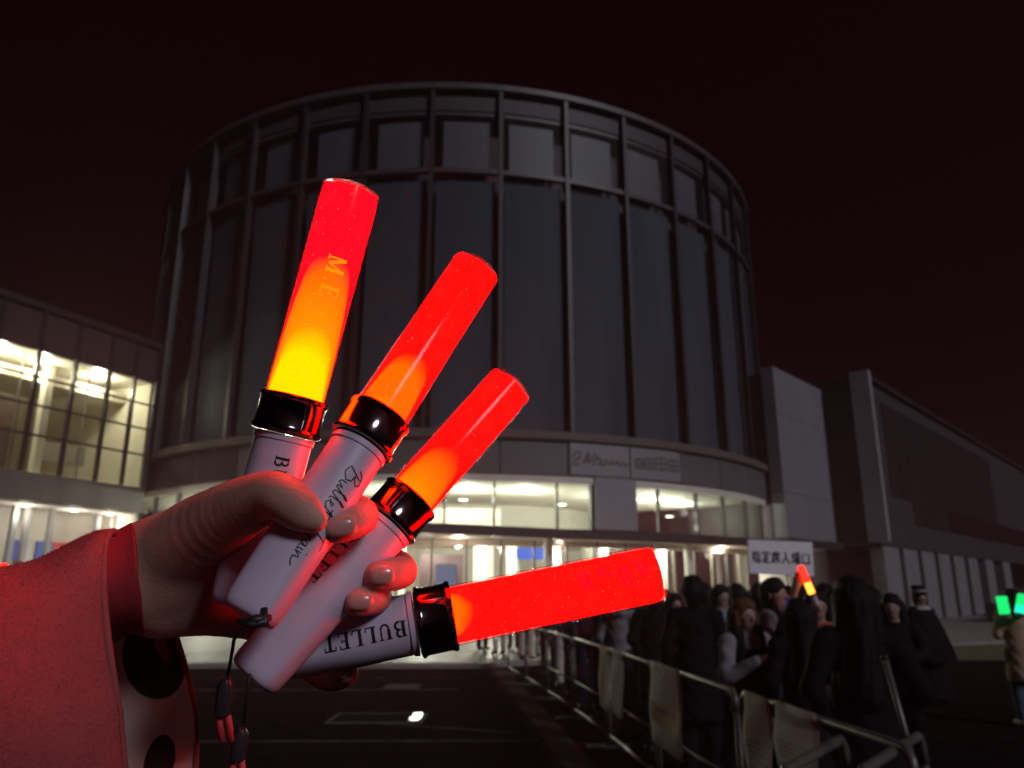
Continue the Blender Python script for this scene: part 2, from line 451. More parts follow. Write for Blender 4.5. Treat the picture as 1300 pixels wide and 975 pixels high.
# tactile tile strip running beside the barrier
ts = tag(MB().prism([(0.55, 6.4), (0.95, 6.55), (-0.05, 17.5), (-0.5, 17.4)], 0.001, 0.006).build('tactile_path', M_joint), kind='structure')
M_tile = mat('tactile_tile', (0.102, 0.078, 0.06), 0.85, var=0.3, scale=3.0, coords='Object', spec=0.0)
tile = MB().box(-0.145, 0.145, -0.145, 0.145, 0, 0.014)
for i in range(4): tile.box(-0.12 + 0.07*i, -0.085 + 0.07*i, -0.125, 0.125, 0.014, 0.019)
tile_me = tile.mesh('tile'); tile_me.materials.append(M_tile)
for i in range(36):
    t = i / 36.0
    o = link('paving_tile', tile_me, None, ts)
    o.location = (0.76 - 1.02 * t, 6.6 + 10.8 * t, 0.004 + random.uniform(0, 0.004)); o.rotation_euler[2] = 0.094 + random.uniform(-.01, .01)
# lawn before the right-hand wing
tag(MB().add([(10.2, 19.5, 0.006), (15.5, 20.0, 0.006), (34, 43, 0.006), (18, 36, 0.006)], [(0,1,2,3)]).build('lawn', mat('lawn', (0.065, 0.06, 0.02), 0.9, var=0.5, scale=6, bump=1.0, bscale=40)), kind='structure')

# ================================================================== ROUND HALL
XC, YC, RD = -3.04, 45.3, 17.27
hall = empty('round_hall', (XC, YC, 0))
tag(hall, 'tall drum shaped hall of dark glass bays between vertical fins', 'hall')
M_panel = mat('grey_screen_panel', (0.0601, 0.0706, 0.0835), 0.55, var=0.16, scale=0.9, bump=0.05, bscale=8, spec=0.0)
_n, _l = M_panel.node_tree.nodes, M_panel.node_tree.links
_nz = [n for n in _n if n.type == 'TEX_NOISE'][0]; _mp = _n.new('ShaderNodeMapping'); _mp.inputs['Scale'].default_value = (1.6, 1.6, 0.10)     # rain streaks
_l.new(_nz.inputs['Vector'].links[0].from_socket, _mp.inputs[0]); _l.new(_mp.outputs[0], _nz.inputs['Vector'])
M_panel2 = mat('grey_clerestory_panel', (0.0775, 0.0825, 0.0925), 0.55, var=0.12, scale=0.5)
M_pier = mat('dark_pier', (0.05, 0.0275, 0.031), 0.7, var=0.2, scale=1.0)
M_ring = mat('ring_beam', (0.06, 0.04, 0.043), 0.5, var=0.2, scale=1.0)
M_glassd = glass_mat('curtain_glass', (0.97, 0.975, 0.98), 0.003, 0.55, 0.02)
M_glassw = glass_mat('window_glass', (0.90, 0.95, 0.90), 0.05, 0.01, 0.5)
M_corn = mat('cornice_stone', (0.1, 0.0825, 0.075), 0.7, var=0.12, scale=1.0)
M_band = mat('band_panel', (0.0935, 0.0914, 0.0956), 0.6, var=0.10, scale=0.7)
ZB, ZR, ZT = 7.40, 18.15, 22.2
BAY = 9.45; A0 = -0.8
hb = BAY / 2
fin_me = MB().box(-0.05, 0.05, -RD + 0.05, -RD + 0.29, ZB, ZT - 0.02).mesh('fin'); fin_me.materials.append(M_fin)
edge_me = MB().box(-0.085, 0.085, -RD + 0.0, -RD + 0.048, ZB, ZT - 0.03).mesh('fin_cap'); edge_me.materials.append(M_fin)
low_me = MB().arc(RD - 0.47, RD - 0.40, -hb * 0.86, hb * 0.86, ZB, ZR - 0.3, 5).mesh('panel'); low_me.materials.append(M_panel)
up_me = MB().arc(RD - 0.62, RD - 0.55, -hb * 0.70, hb * 0.70, ZR + 0.35, 20.75, 5).mesh('panel'); up_me.materials.append(M_panel2)
fas_me = MB().arc(RD - 0.34, RD - 0.26, -hb * 0.975, hb * 0.975, 21.05, ZT - 0.35, 4).mesh('fascia'); fas_me.materials.append(mat('fascia', (0.0375, 0.0325, 0.035), 0.6, scale=0.8))
gl_me = MB().arc(RD - 0.32, RD - 0.30, -hb * 0.97, hb * 0.97, ZB, ZR - 0.14, 5).mesh('pane'); gl_me.materials.append(M_glassd)
gu_me = MB().arc(RD - 0.32, RD - 0.30, -hb * 0.97, hb * 0.97, ZR + 0.14, 21.0, 5).mesh('pane'); gu_me.materials.append(M_glassd)
for k in range(-10, 11):
    a = A0 + BAY * k
    for me, nm in ((fin_me, 'fin'), (edge_me, 'fin_cap')):
        o = link(nm, me, None, hall); o.rotation_euler[2] = R_(a)
    for me, nm in ((low_me, 'screen_panel'), (up_me, 'clerestory_panel'), (fas_me, 'fascia_panel'), (gl_me, 'glass_pane'), (gu_me, 'glass_pane')):
        if k == 10: continue
        o = link(nm, me, None, hall); o.rotation_euler[2] = R_(a + hb)
MB().arc(RD - 1.4, RD - 1.1, 0, 360, ZB - 0.2, 21.6, 90).build('inner_drum', M_pier, hall, smooth=False)
MB().arc(RD - 0.29, RD - 0.06, -97, 97, ZR - 0.10, ZR + 0.10, 80).build('ring_beam', M_ring, hall)
MB().arc(RD - 0.50, RD - 0.30, -97, 97, 20.85, 21.0, 80).build('head_rail', M_ring, hall)
MB().arc(RD - 0.6, RD + 0.06, 0, 360, ZT - 0.30, ZT, 120).build('roof_rim', mat('rim_metal', (0.06, 0.048, 0.05), 0.5, scale=1), hall, bevel=0.03)
MB().arc(0.0, RD - 0.61, 0, 360, ZT - 0.5, ZT - 0.32, 60).build('roof', M_pier, hall)
MB().arc(RD - 0.5, RD, 97.5, 262.5, ZB, ZT - 0.31, 60).build('rear_wall', M_band, hall)
# skirt: cornice, panel band, light head, gallery windows
MB().arc(RD - 1.3, RD + 0.30, -75, 64, 7.06, 7.38, 110).build('cornice', M_corn, hall, bevel=0.04)
bp0 = 17.2
k = 0
for i in range(-9, 6):
    a0, a1 = bp0 + 8.6 * i + 0.08, bp0 + 8.6 * (i + 1) - 0.08
    if a1 > 62: a1 = 61
    if a0 > 60: continue
    dark = a1 < -20
    o = MB().arc(RD - 0.05, RD + 0.10, a0, a1, 5.76, 7.05, 8).build('band_panel', mat('smoked_panel', (0.05, 0.045, 0.05), 0.15, scale=1) if dark else M_band, hall)
M_cream = mat('cream_plaster', (0.62, 0.60, 0.54), 0.7, var=0.06, scale=1.5)
M_floor = mat('lobby_floor', (0.38, 0.36, 0.32), 0.3, var=0.12, scale=1.0)
MB().arc(RD - 0.6, RD + 0.04, -75, 62, 5.50, 5.75, 90).build('window_head', M_cream, hall)
MB().arc(RD - 0.6, RD + 0.06, -75, 62, 3.55, 3.80, 90).build('window_sill', M_frame, hall)
mull = [-66, -59, -52, -45, -38, -31, -24, -17, -10, -4.0, 2.0, 8.0, 15.9, 20.5, 26.9, 30.7, 37.9, 44.2, 51.0, 58.3]
for a, b in zip(mull[:-1], mull[1:]):
    if (a, b) == (20.5, 26.9): continue
    MB().arc(RD - 0.14, RD - 0.12, a + 0.12, b - 0.12, 3.81, 5.49, 5).build('window_pane', M_glassw, hall)
for a in mull:
    MB().arc(RD - 0.2, RD - 0.03, a - 0.11, a + 0.11, 3.81, 5.49, 1).build('mullion', M_frame, hall)
MB().arc(RD - 0.5, RD + 0.15, 20.75, 26.65, 3.81, 5.75, 8).build('pier', M_white, hall)
MB().arc(RD - 0.6, RD + 0.75, 61.2, 64.2, 0.1, 7.05, 4).build('end_frame', M_cream, hall)
# gallery and lobby rooms
MB().arc(RD - 9.0, RD - 0.62, -75, 63, 5.60, 5.72, 70).build('gallery_ceiling', M_cream, hall)
MB().arc(RD - 9.0, RD - 0.62, -75, 63, 3.55, 3.76, 70).build('gallery_floor', M_cream, hall)
MB().arc(RD - 9.3, RD - 9.0, -75, 63, 0.1, 5.72, 70).build('inner_wall', M_cream, hall)
MB().arc(RD - 5.2, RD - 5.0, -75, 12, 3.77, 5.0, 50).build('balustrade', mat('cream_panel', (0.5, 0.46, 0.38), 0.6, scale=1), hall)
MB().arc(RD - 9.0, RD - 0.2, -75, 63, 0.10, 0.125, 70).build('lobby_floor', M_floor, hall)
M_wall2 = mat('beige_stone', (0.5, 0.43, 0.35), 0.6, var=0.12, scale=1.2)
# lobby: glazed doors between frames, pale columns behind
lob = [-70 + 4.4 * i for i in range(30)]
for i, (a, b) in enumerate(zip(lob[:-1], lob[1:])):
    p = MB().arc(RD - 0.86, RD - 0.84, a + 0.12, b - 0.12, 0.13, 3.2, 3).build('glass_door' if i % 3 else 'glass_pane', M_glassw, hall)
    if i % 3:
        s = R_(b - 0.6); h_ = MB(); h_.tube([((RD - 0.80) * math.sin(s), -(RD - 0.80) * math.cos(s), 0.9), ((RD - 0.80) * math.sin(s), -(RD - 0.80) * math.cos(s), 1.5)], 0.02, 8)
        h_.build('handle', M_steel, p)
    MB().arc(RD - 0.9, RD - 0.78, a - 0.12, a + 0.12, 0.13, 3.55, 1).build('door_frame', M_frame if i % 2 else mat('bronze_frame', (0.16, 0.13, 0.10), 0.4, 0.3), hall)
MB().arc(RD - 0.9, RD - 0.78, -75, 61, 3.2, 3.54, 70).build('door_head', M_wall2, hall)
MB().arc(RD - 3.4, RD - 3.0, -2.2, 4.6, 0.13, 3.0, 6).build('dark_vestibule', M_pier, hall)
for a, rr, w in ((-12, 5, .5), (-5.5, 3.2, .4), (7.2, 3.0, .55), (9.6, 5.2, .5), (12.5, 3.4, .4), (16, 6, .5), (20, 3.3, .5), (24.5, 5.4, .45), (29, 3.2, .5), (34, 5.8, .6), (41, 2.8, .5), (47, 4, .4), (-20, 3.6, .5), (-28, 3.4, .5), (-36, 3.4, .5), (-44, 3.4, .5)):
    s = R_(a); r = RD - rr
    c = MB(); c.lathe([(w * .5, 0.126), (w * .5, 3.54)], 20); c.v = [(x + r * math.sin(s), y - r * math.cos(s), z) for x, y, z in c.v]
    c.build('column', M_cream, hall, angle=40)
# blue screen and white notice in the lobby
M_blue = emit_mat('blue_screen', (0.10, 0.22, 0.95), 1.1)
s = at_y(677, 702, 32.5); MB().box(s.x - XC - 0.75, s.x - XC + 0.75, s.y - YC, s.y - YC + 0.08, s.z - 0.26, s.z + 0.20).build('screen', M_blue, hall)
s = at_y(566, 728, 31.0); MB().box(s.x - XC - 0.4, s.x - XC + 0.4, s.y - YC, s.y - YC + 0.05, s.z - 0.5, s.z + 0.35).build('notice_screen', emit_mat('pale_screen', (0.30, 0.36, 0.6), 0.5), hall)
# down-lights
M_lamp = emit_mat('downlight_lens', (1.0, 0.93, 0.74), 9.0)
M_lampring = mat('lamp_ring', (0.7, 0.7, 0.68), 0.4)
def downlight(p, r, power, parent, base, col=(1, 0.86, 0.62)):
    l = p - Vector(base)
    g = MB(); g.lathe([(r * 1.25, l.z - 0.02), (r * 1.25, l.z)], 20); g.v = [(x + l.x, y + l.y, z) for x, y, z in g.v]
    o = g.build('downlight', M_lampring, parent)
    g = MB(); g.lathe([(r, l.z - 0.035), (r, l.z - 0.021)], 20); g.v = [(x + l.x, y + l.y, z) for x, y, z in g.v]
    g.build('lens', M_lamp, o)
    if power: lamp('downlight_lamp', (l.x, l.y, l.z - 0.35), power, col, 0.2, parent)
hbase = (XC, YC, 0)
for px, py in ((588, 634), (713, 640), (850, 655), (893, 664), (455, 637), (905, 668)):
    p = at_z(px, py, 5.59)
    downlight(p, 0.2, 0, hall, hbase)
for a in (-60, -46, -32, -18, -6, 5, 15, 31, 43, 54):
    s = R_(a); r = RD - 3.4
    downlight(Vector((XC + r * math.sin(s), YC - r * math.cos(s), 5.59)), 0.12, 290, hall, hbase, (1, 0.95, 0.86))
for a in (-56, -40, -25, -12, -1, 9, 18, 28, 39, 52):
    s = R_(a); r = RD - 2.0
    downlight(Vector((XC + r * math.sin(s), YC - r * math.cos(s), 3.54)), 0.13, 440, hall, hbase, (1, 0.93, 0.83))
# sign board on the band: script word and four block characters
def on_drum(a_deg, z, r):
    s = R_(a_deg); return (r * math.sin(s), -r * math.cos(s), z)
M_sign = mat('sign_board', (0.2137, 0.2102, 0.2209), 0.55, var=0.05)
M_signink = mat('sign_lettering', (0.08, 0.068, 0.072), 0.6)
sb = MB().arc(RD + 0.105, RD + 0.16, 17.45, 25.75, 5.80, 7.0, 8).build('sign_board', M_sign, hall)
sb2 = MB().arc(RD + 0.105, RD + 0.16, 25.95, 34.2, 5.80, 7.0, 8).build('sign_board', M_sign, hall)
deg = 180 / math.pi / RD
g = MB()
scrawl = [[(.0, .55), (.12, .95), (.32, .98), (.3, .6), (.06, .3), (.02, .05), (.25, .02)], [(.4, .1), (.62, .95), (.7, .9), (.55, .2), (.72, .35), (.95, .98)], [(.8, .05), (1.05, .75), (1.15, .2), (1.0, .08)],
          [(1.2, .5), (1.1, .2), (1.25, .05), (1.4, .35), (1.32, .55)], [(1.5, .1), (1.62, .5), (1.72, .15), (1.85, .5), (1.95, .12), (2.1, .45), (2.2, .1), (2.35, .3)]]
for st in scrawl:
    ribbon(g, [(x, .05 + y * .5) for x, y in st], .10, lambda p: on_drum(17.75 + p.x * deg, 6.12 + p.y, RD + .168), .08)
g.build('lettering', M_signink, sb)
g = MB()
for ci, (x0, sz) in enumerate(((0.05, .36), (.50, .42), (1.05, .50), (1.72, .46))):
    for st in ([(0, 0), (0, 1)], [(1, 0), (1, 1)], [(0, .97), (1, .97)], [(0, .5), (1, .5)], [(0, .04), (1, .04)], [(.5, 0), (.5, 1.1)]):
        ribbon(g, [(x0 + x * sz, y * sz) for x, y in st], .085, lambda p: on_drum(26.5 + p.x * deg, 6.2 + p.y, RD + .168), .1)
g.build('lettering', M_signink, sb2)
# flat entrance canopy
can = empty('entrance_canopy', (0, 0, 0)); tag(can, 'long thin flat canopy with a dark edge across the hall entrance', 'canopy')
q = [(-6.4, 22.55), (14.6, 34.95), (13.6, 38.0), (10.0, 36.0), (2.0, 29.9), (-8.0, 29.3)]
MB().prism(q, 3.42, 3.60).build('canopy_slab', mat('canopy_soffit', (0.588, 0.504, 0.434), 0.6, scale=1.0), can)
u = (Vector((14.6, 34.95, 0)) - Vector((-6.4, 22.55, 0))).normalized()
nrm = Vector((u.y, -u.x, 0))
MB().obox(Vector((-6.4, 22.55, 3.36)) + nrm * 0.003, u * 24.4, nrm * 0.10, (0, 0, 0.33)).build('edge_fascia', M_frame, can)
MB().obox(Vector((-6.4, 22.55, 3.60)) + u * 12.5, u * 8.0, -nrm * 0.3, (0, 0, 0.10)).build('sheen_strip', M_steel, can)  # pale steel strip put in for the sheen along the canopy top
for t in (3.0, 9.6, 16.3, 22.6):
    p = Vector((-6.4, 22.55, 0)) + u * t - nrm * 1.1
    c = MB(); c.lathe([(0.17, 0.1), (0.17, 3.41)], 20); c.v = [(x + p.x, y + p.y, z) for x, y, z in c.v]
    c.build('post', M_cream, can, angle=40)
for t in (2.2, 6.4, 10.6, 14.8, 19.0):
    p = Vector((-6.4, 22.55, 0)) + u * t - nrm * 1.9
    g = MB(); g.lathe([(0.1, 3.40), (0.1, 3.418)], 16); g.v = [(x + p.x, y + p.y, z) for x, y, z in g.v]
    g.build('downlight', M_lamp, can); lamp('canopy_lamp', (p.x, p.y, 3.3), 70, (1, 0.88, 0.70), 0.1, can)

# ================================================================== LEFT GLASS WING
K = 1.65
LA = Vector((-10.778, 16.349, 0)) * K; LB = Vector((-9.583, 18.977, 0)) * K
lu = (LB - LA).normalized(); ln = Vector((lu.y, -lu.x, 0))         # ln faces the forecourt (right)
if ln.dot(-LA) < 0: ln = -ln
wing = empty('glazed_wing', LA); tag(wing, 'lit glass walled wing with a grid of dark mullions beside the drum', 'building')
def wb(name, t0, t1, n0, n1, z0, z1, m, parent=None, bevel=0):      # t along the facade, n out of it
    return MB().obox(lu * t0 + ln * n0 + Vector((0, 0, z0)), lu * (t1 - t0), ln * (n1 - n0), (0, 0, z1 - z0)).build(name, m, parent or wing, bevel=bevel)
Zs = lambda z: CAMZ + (z - CAMZ) * K
zf0, zf1, zl1, zr = Zs(3.5), Zs(4.12), Zs(6.85), Zs(7.95)
T0, T1 = -9.0, 5.9
M_warm = mat('warm_plaster', (0.60, 0.56, 0.44), 0.7, var=0.10, scale=0.8)
wb('floor_fascia', T0, T1, -0.2, 0.02, zf0, zf1, mat('bronze_fascia', (0.07, 0.055, 0.05), 0.5, scale=1))
wb('upper_spandrel', T0, T1, -0.25, -0.12, zl1, zr - 0.25, mat('spandrel', (0.055, 0.035, 0.036), 0.4, scale=0.8))
wb('parapet', T0, T1, -0.3, 0.05, zr - 0.24, zr, M_fin)
wb('roof', T0, T1, -8, -0.31, zr - 0.5, zr - 0.3, M_pier)
wb('floor_slab', T0, T1, -7.5, -0.21, zf0 + 0.1, zf1 - 0.1, M_warm)
wb('ceiling', T0, T1, -7.5, -0.26, zl1, zl1 + 0.15, M_warm)
wb('back_wall', T0, T1, -7.8, -7.5, 0.12, zl1, M_warm)
wb('side_wall', T1 - 0.15, T1, -7.49, -0.21, 0.12, zl1 - 0.02, M_warm)
wb('timber_screen', -1.2, 1.35, -2.2, -1.9, zf1 + 0.05, zl1 - 1.5, mat('dark_timber', (0.06, 0.035, 0.022), 0.5, var=0.3, scale=3))
wb('light_column', 1.85, 2.15, -1.6, -1.3, zf1 + 0.05, zl1 - 0.05, M_warm)
wb('ceiling_beam', T0, T1, -2.0, -1.6, zl1 - 0.75, zl1 - 0.35, M_warm)
wb('shutter', 2.75, 5.0, -2.9, -2.75, zf1 + 0.95, zf1 + 1.75, mat('grey_shutter', (0.16, 0.145, 0.12), 0.6))
M_glassl = glass_mat('wing_glass', (0.92, 0.93, 0.86), 0.05, 0.015, 0.4)
vt = [-9.0, -7.4, -5.8, -4.2, -2.6, -1.0, 0.55, 2.05, 3.55, 4.75, 5.85]
hz = [zf1 + 0.02, zf1 + 1.35, zf1 + 2.45, zf1 + 3.5, zl1 - 0.02]
for t in vt: wb('mullion', t - 0.06, t + 0.06, -0.1, 0.06, zf1 + 0.02, zr - 0.25, M_frame)
for z in hz[1:-1]:
    for a, b in zip(vt[:-1], vt[1:]): wb('transom', a + 0.062, b - 0.062, -0.06, 0.03, z - 0.035, z + 0.035, M_frame)
for a, b in zip(vt[:-1], vt[1:]):
    for z0, z1 in zip(hz[:-1], hz[1:]): wb('glass_pane', a + 0.062, b - 0.062, -0.05, -0.035, z0 + 0.036, z1 - 0.036, M_glassl)
for t in (0.55, 3.3): wb('brace', t, t + 0.05, -0.9, -0.85, zf1, zl1, M_steel)
# ground floor: pale shop front with blue and red boards
wb('shop_back', T0, T1, -2.6, -2.4, 0.12, zf0 - 0.05, mat('pale_shopwall', (0.48, 0.46, 0.42), 0.6, scale=1))
M_bl = mat('blue_board', (0.05, 0.11, 0.42), 0.5, var=0.08); M_rd = mat('red_board', (0.55, 0.05, 0.05), 0.5, var=0.08)
zb = 2.75
for a, b, m in ((-1.8, 0.35, M_bl), (0.85, 1.25, M_bl), (2.15, 2.6, M_bl), (3.2, 3.85, M_bl), (3.86, 4.75, M_rd), (-4.5, -2.4, M_bl)):
    o = wb('board', a, b, -2.38, -2.30, zb, zb + 0.75, m)
    if m is M_rd:
        g = MB()
        for i, w in enumerate((0.16, 0.08, 0.14, 0.10)):
            g.obox(lu * (4.05 + 0.16 * i) + ln * -2.296 + Vector((0, 0, zb + 0.22)), lu * 0.1, ln * 0.01, (0, 0, 0.12 + w))
        g.build('lettering', mat('white_ink', (0.8, 0.8, 0.78), 0.6), o)
for t in (-2.2, -0.6, 0.6, 1.45, 1.95, 2.9, 4.9, 5.6): wb('shop_column', t - 0.09, t + 0.09, -1.4, -1.2, 0.12, zf0 - 0.01, mat('grey_column', (0.26, 0.26, 0.26), 0.5))
for a, b, z0, z1 in ((-1.6, 0.2, 1.35, 2.45), (0.85, 1.3, 1.5, 2.4), (2.15, 2.7, 1.3, 2.4), (3.2, 4.6, 1.2, 2.3)):
    o = wb('cabinet', a, b, -2.37, -2.0, 0.13, z1, M_cream, bevel=0.03)
    wb('cabinet_window', a + 0.12, b - 0.12, -1.998, -1.99, z0, z1 - 0.15, mat('dark_glass', (0.02, 0.02, 0.025), 0.1), o)
wbase = LA
for t, z, pw in ((-3.5, zl1, 160), (-0.2, zl1, 200), (1.5, zl1, 170), (4.0, zl1, 250)):
    downlight(LA + lu * t - ln * 1.2 + Vector((0, 0, z - 0.005)), 0.16, pw, wing, wbase, (1, 0.94, 0.80))
for t in (-3.5, -0.5, 1.6, 3.6, 5.2):
    downlight(LA + lu * t - ln * 1.0 + Vector((0, 0, zf0 - 0.06)), 0.13, 42, wing, wbase, (1, 0.90, 0.75))
wb('soffit', T0, T1, -2.4, -0.21, zf0 - 0.05, zf0 - 0.002, M_cream)

# ================================================================== RIGHT WING
ru = Vector((0.666, 0.746, 0)).normalized(); rn = Vector((ru.y, -ru.x, 0))
RA = Vector((18.45, 39.3, 0))
rw = empty('long_wing', RA); tag(rw, 'long dark wing on white columns receding from a pale corner pilaster', 'building')
def rb(name, t0, t1, n0, n1, z0, z1, m, parent=None, bevel=0, root=None):
    return MB().obox(ru * t0 + rn * n0 + Vector((0, 0, z0)), ru * (t1 - t0), rn * (n1 - n0), (0, 0, z1 - z0)).build(name, m, parent or root or rw, bevel=bevel)
M_wing = mat('wing_cladding', (0.0455, 0.0403, 0.0403), 0.6, var=0.10, scale=0.4)
M_wing2 = mat('wing_dark_tone', (0.0175, 0.012, 0.013), 0.55, var=0.15, scale=0.4)
rb('upper_wall', 0, 70, -12, 0, 3.95, 12.45, M_wing)
rb('parapet', -0.2, 70, -12, 0.25, 12.46, 12.7, M_fin)
rb('pilaster', -0.45, -0.02, -0.5, 0.45, 3.95, 12.75, mat('pale_pilaster', (0.25, 0.255, 0.265), 0.6, scale=1))
for i in range(14):
    a, b = 2.6 + 1.9 * i, 2.6 + 1.9 * (i + 1) - 0.06
    rb('facade_shadow', a, b, 0.01, 0.06, 6.5 if i < 2 else 5.2, 11.6, M_wing2)  # dark boards built in where a cast shadow crosses the facade
rb('window_strip', 14, 55, 0.061, 0.10, 5.3, 6.6, mat('strip_window', (0.01, 0.009, 0.012), 0.12))
rb('soffit', -0.4, 70, -4, -0.02, 3.80, 3.945, M_wing)
rb('back_wall', 0, 70, -4.3, -4.0, 0.1, 3.945, mat('arcade_wall', (0.07, 0.06, 0.058), 0.7))
for t in (0.35, 3.7, 7.1, 10.6, 14.2, 18, 23, 29):
    rb('column', t, t + 2.5, -0.75, -0.05, 0.1, 3.79, mat('column_render', (0.1848, 0.196, 0.2016), 0.7, var=0.1, scale=0.8), bevel=0.04)
M_slit = emit_mat('lit_window', (1.0, 0.55, 0.28), 0.55)
for t in (13.6, 19.0):
    o = rb('window', t, t + 0.55, -3.99, -3.93, 0.6, 3.0, M_slit)
    rb('window_frame', t - 0.06, t - 0.01, -3.99, -3.9, 0.55, 3.05, M_frame, o); rb('window_frame', t + 0.56, t + 0.61, -3.99, -3.9, 0.55, 3.05, M_frame, o)
rb('low_wall', 4.5, 40, 3.2, 3.6, 0.0, 1.0, mat('low_wall', (0.0175, 0.015, 0.015), 0.8, bump=0.5, bscale=6))
lk = empty('link_block', (12.62, 36.0, 0)); tag(lk, 'pale plain wall block wedged between the drum and the long wing', 'building')
for i in range(3):
    z0 = (3.95, 6.1, 9.9)[i]; z1 = (6.08, 9.88, 12.15)[i]
    rb('wall_panel', 0, 6.3, -0.6, 0, z0, z1, mat('pale_wall', (0.1759, 0.1809, 0.1955), 0.65, var=0.07, scale=0.6), root=lk)
rb('backing', 0.05, 12.5, -5.0, -0.62, 3.9, 11.9, M_wing2, root=lk)
rb('return_wall', 6.31, 12.2, -2.6, -0.62, 0.1, 11.8, M_wing2, root=lk)
rb('soffit', -1.0, 12, -4, 0.4, 3.70, 3.94, M_wing, root=lk)
rb('lower_wall', 0.2, 12, -3.8, -3.5, 0.1, 3.69, mat('dim_lobby_wall', (0.12, 0.10, 0.095), 0.6), root=lk)
rb('roof_fin', 3.2, 5.0, -1.5, -0.62, 12.0, 12.6, mat('roof_pale', (0.07, 0.0675, 0.07), 0.6), root=lk)
# stepped plant room behind the parapet
pr = MB(); P0 = Vector((15.0, 46.5, 0)); a_ = 9.0; b_ = 5.0
pp = [P0, P0 + ru * a_, P0 + ru * a_ - rn * b_, P0 - rn * b_]
pr.add([(p.x, p.y, 11.0) for p in pp] + [(p.x, p.y, 14.6) for p in pp] + [tuple(P0 + ru * 4.3 - rn * 2.2 + Vector((0, 0, 17.2)))],
       [(0,1,5,4),(1,2,6,5),(2,3,7,6),(3,0,4,7),(4,5,8),(5,6,8),(6,7,8),(7,4,8)])
pr.v = [(x - 12.62, y - 36.0, z) for x, y, z in pr.v]
pr.build('plant_room', M_wing, lk)

M_handle = mat('lilac_white_plastic', (0.56, 0.48, 0.62), 0.42, var=0.03, scale=30, bump=0.04, bscale=900)
M_chrome = mat('black_chrome', (0.16, 0.14, 0.15), 0.12, 1.0, var=0.1, scale=20)
M_lett = mat('printed_ink', (0.006, 0.005, 0.008), 0.5, var=0.1)
M_clear = glass_mat('clear_tube', (1.0, 0.93, 0.94), 0.002, 0.10, 0.30)

# ================================================================== CROWD BARRIERS
BN = [(1.575, 3.25), (1.395, 5.1), (1.215, 7.0), (1.035, 8.9), (0.81, 10.8), (0.55, 12.7), (0.25, 14.6), (-0.08, 16.5)]
def bar_x(y):
    for (x0, y0), (x1, y1) in zip(BN[:-1], BN[1:]):
        if y <= y1 or (x1, y1) == BN[-1]: return x0 + (x1 - x0) * (y - y0) / (y1 - y0)
def bar_hit(px, py):
    r = ray(px, py); f = r.x / r.y
    lo, hi = 2.0, 20.0
    for _ in range(50):
        m = (lo + hi) / 2
        if bar_x(m) / m > f: lo = m
        else: hi = m
    return lo
M_rail = mat('worn_rail', (0.126, 0.1155, 0.105), 0.42, 0.35, var=0.35, scale=6)
M_foot = mat('barrier_foot', (0.05, 0.045, 0.045), 0.7, var=0.3, scale=8)
def barrier(a, b, label, ht=1.0):
    a, b = Vector((a[0], a[1], 0)), Vector((b[0], b[1], 0))
    L = (b - a).length
    rt = empty('crowd_barrier', a, math.atan2((b - a).y, (b - a).x)); tag(rt, label, 'barrier', 'barriers along the queue')
    g = 0.05
    MB().tube([(g, 0, ht - .12), (g + .015, 0, ht - .04), (g + .06, 0, ht), (L - g - .06, 0, ht), (L - g - .015, 0, ht - .04), (L - g, 0, ht - .12)], .021, 12).build('top_rail', M_rail, rt, smooth=True)
    for x in (g, L - g): MB().tube([(x, 0, .03), (x, 0, ht - .115)], .0195, 10).build('post', M_rail, rt, smooth=True)
    MB().tube([(g, 0, .47), (L - g, 0, .47)], .014, 10).build('mid_rail', M_rail, rt, smooth=True)
    MB().tube([(g, 0, .13), (L - g, 0, .13)], .019, 10).build('bottom_rail', M_rail, rt, smooth=True)
    for x in (g, L - g):
        MB().box(x - .03, x + .03, -.24, .24, 0.002, .028).build('foot', M_foot, rt, bevel=.008)
    return rt
order = ['standing at the near bend of the queue', 'second from the near bend of the queue', 'third from the near bend of the queue', 'fourth from the near bend of the queue', 'fifth from the near bend, before the entrance', 'second from the forecourt kerb', 'reaching the forecourt kerb by the entrance']
for i, (p, q) in enumerate(zip(BN[:-1], BN[1:])):
    barrier(p, q, 'grey tubular steel crowd barrier ' + order[i])
p0, p1 = at_z(985, 985, 1.0), at_z(1075, 934, 1.0)
barrier((p0.x, p0.y), (p1.x, p1.y), 'short dark crowd barrier set across the queue end, touching the first one')
p0, p1 = at_z(1085, 985, .98), at_z(1172, 930, .98)
barrier((p0.x, p0.y), (p1.x, p1.y), 'dark crowd barrier behind the person with long black hair', .98)
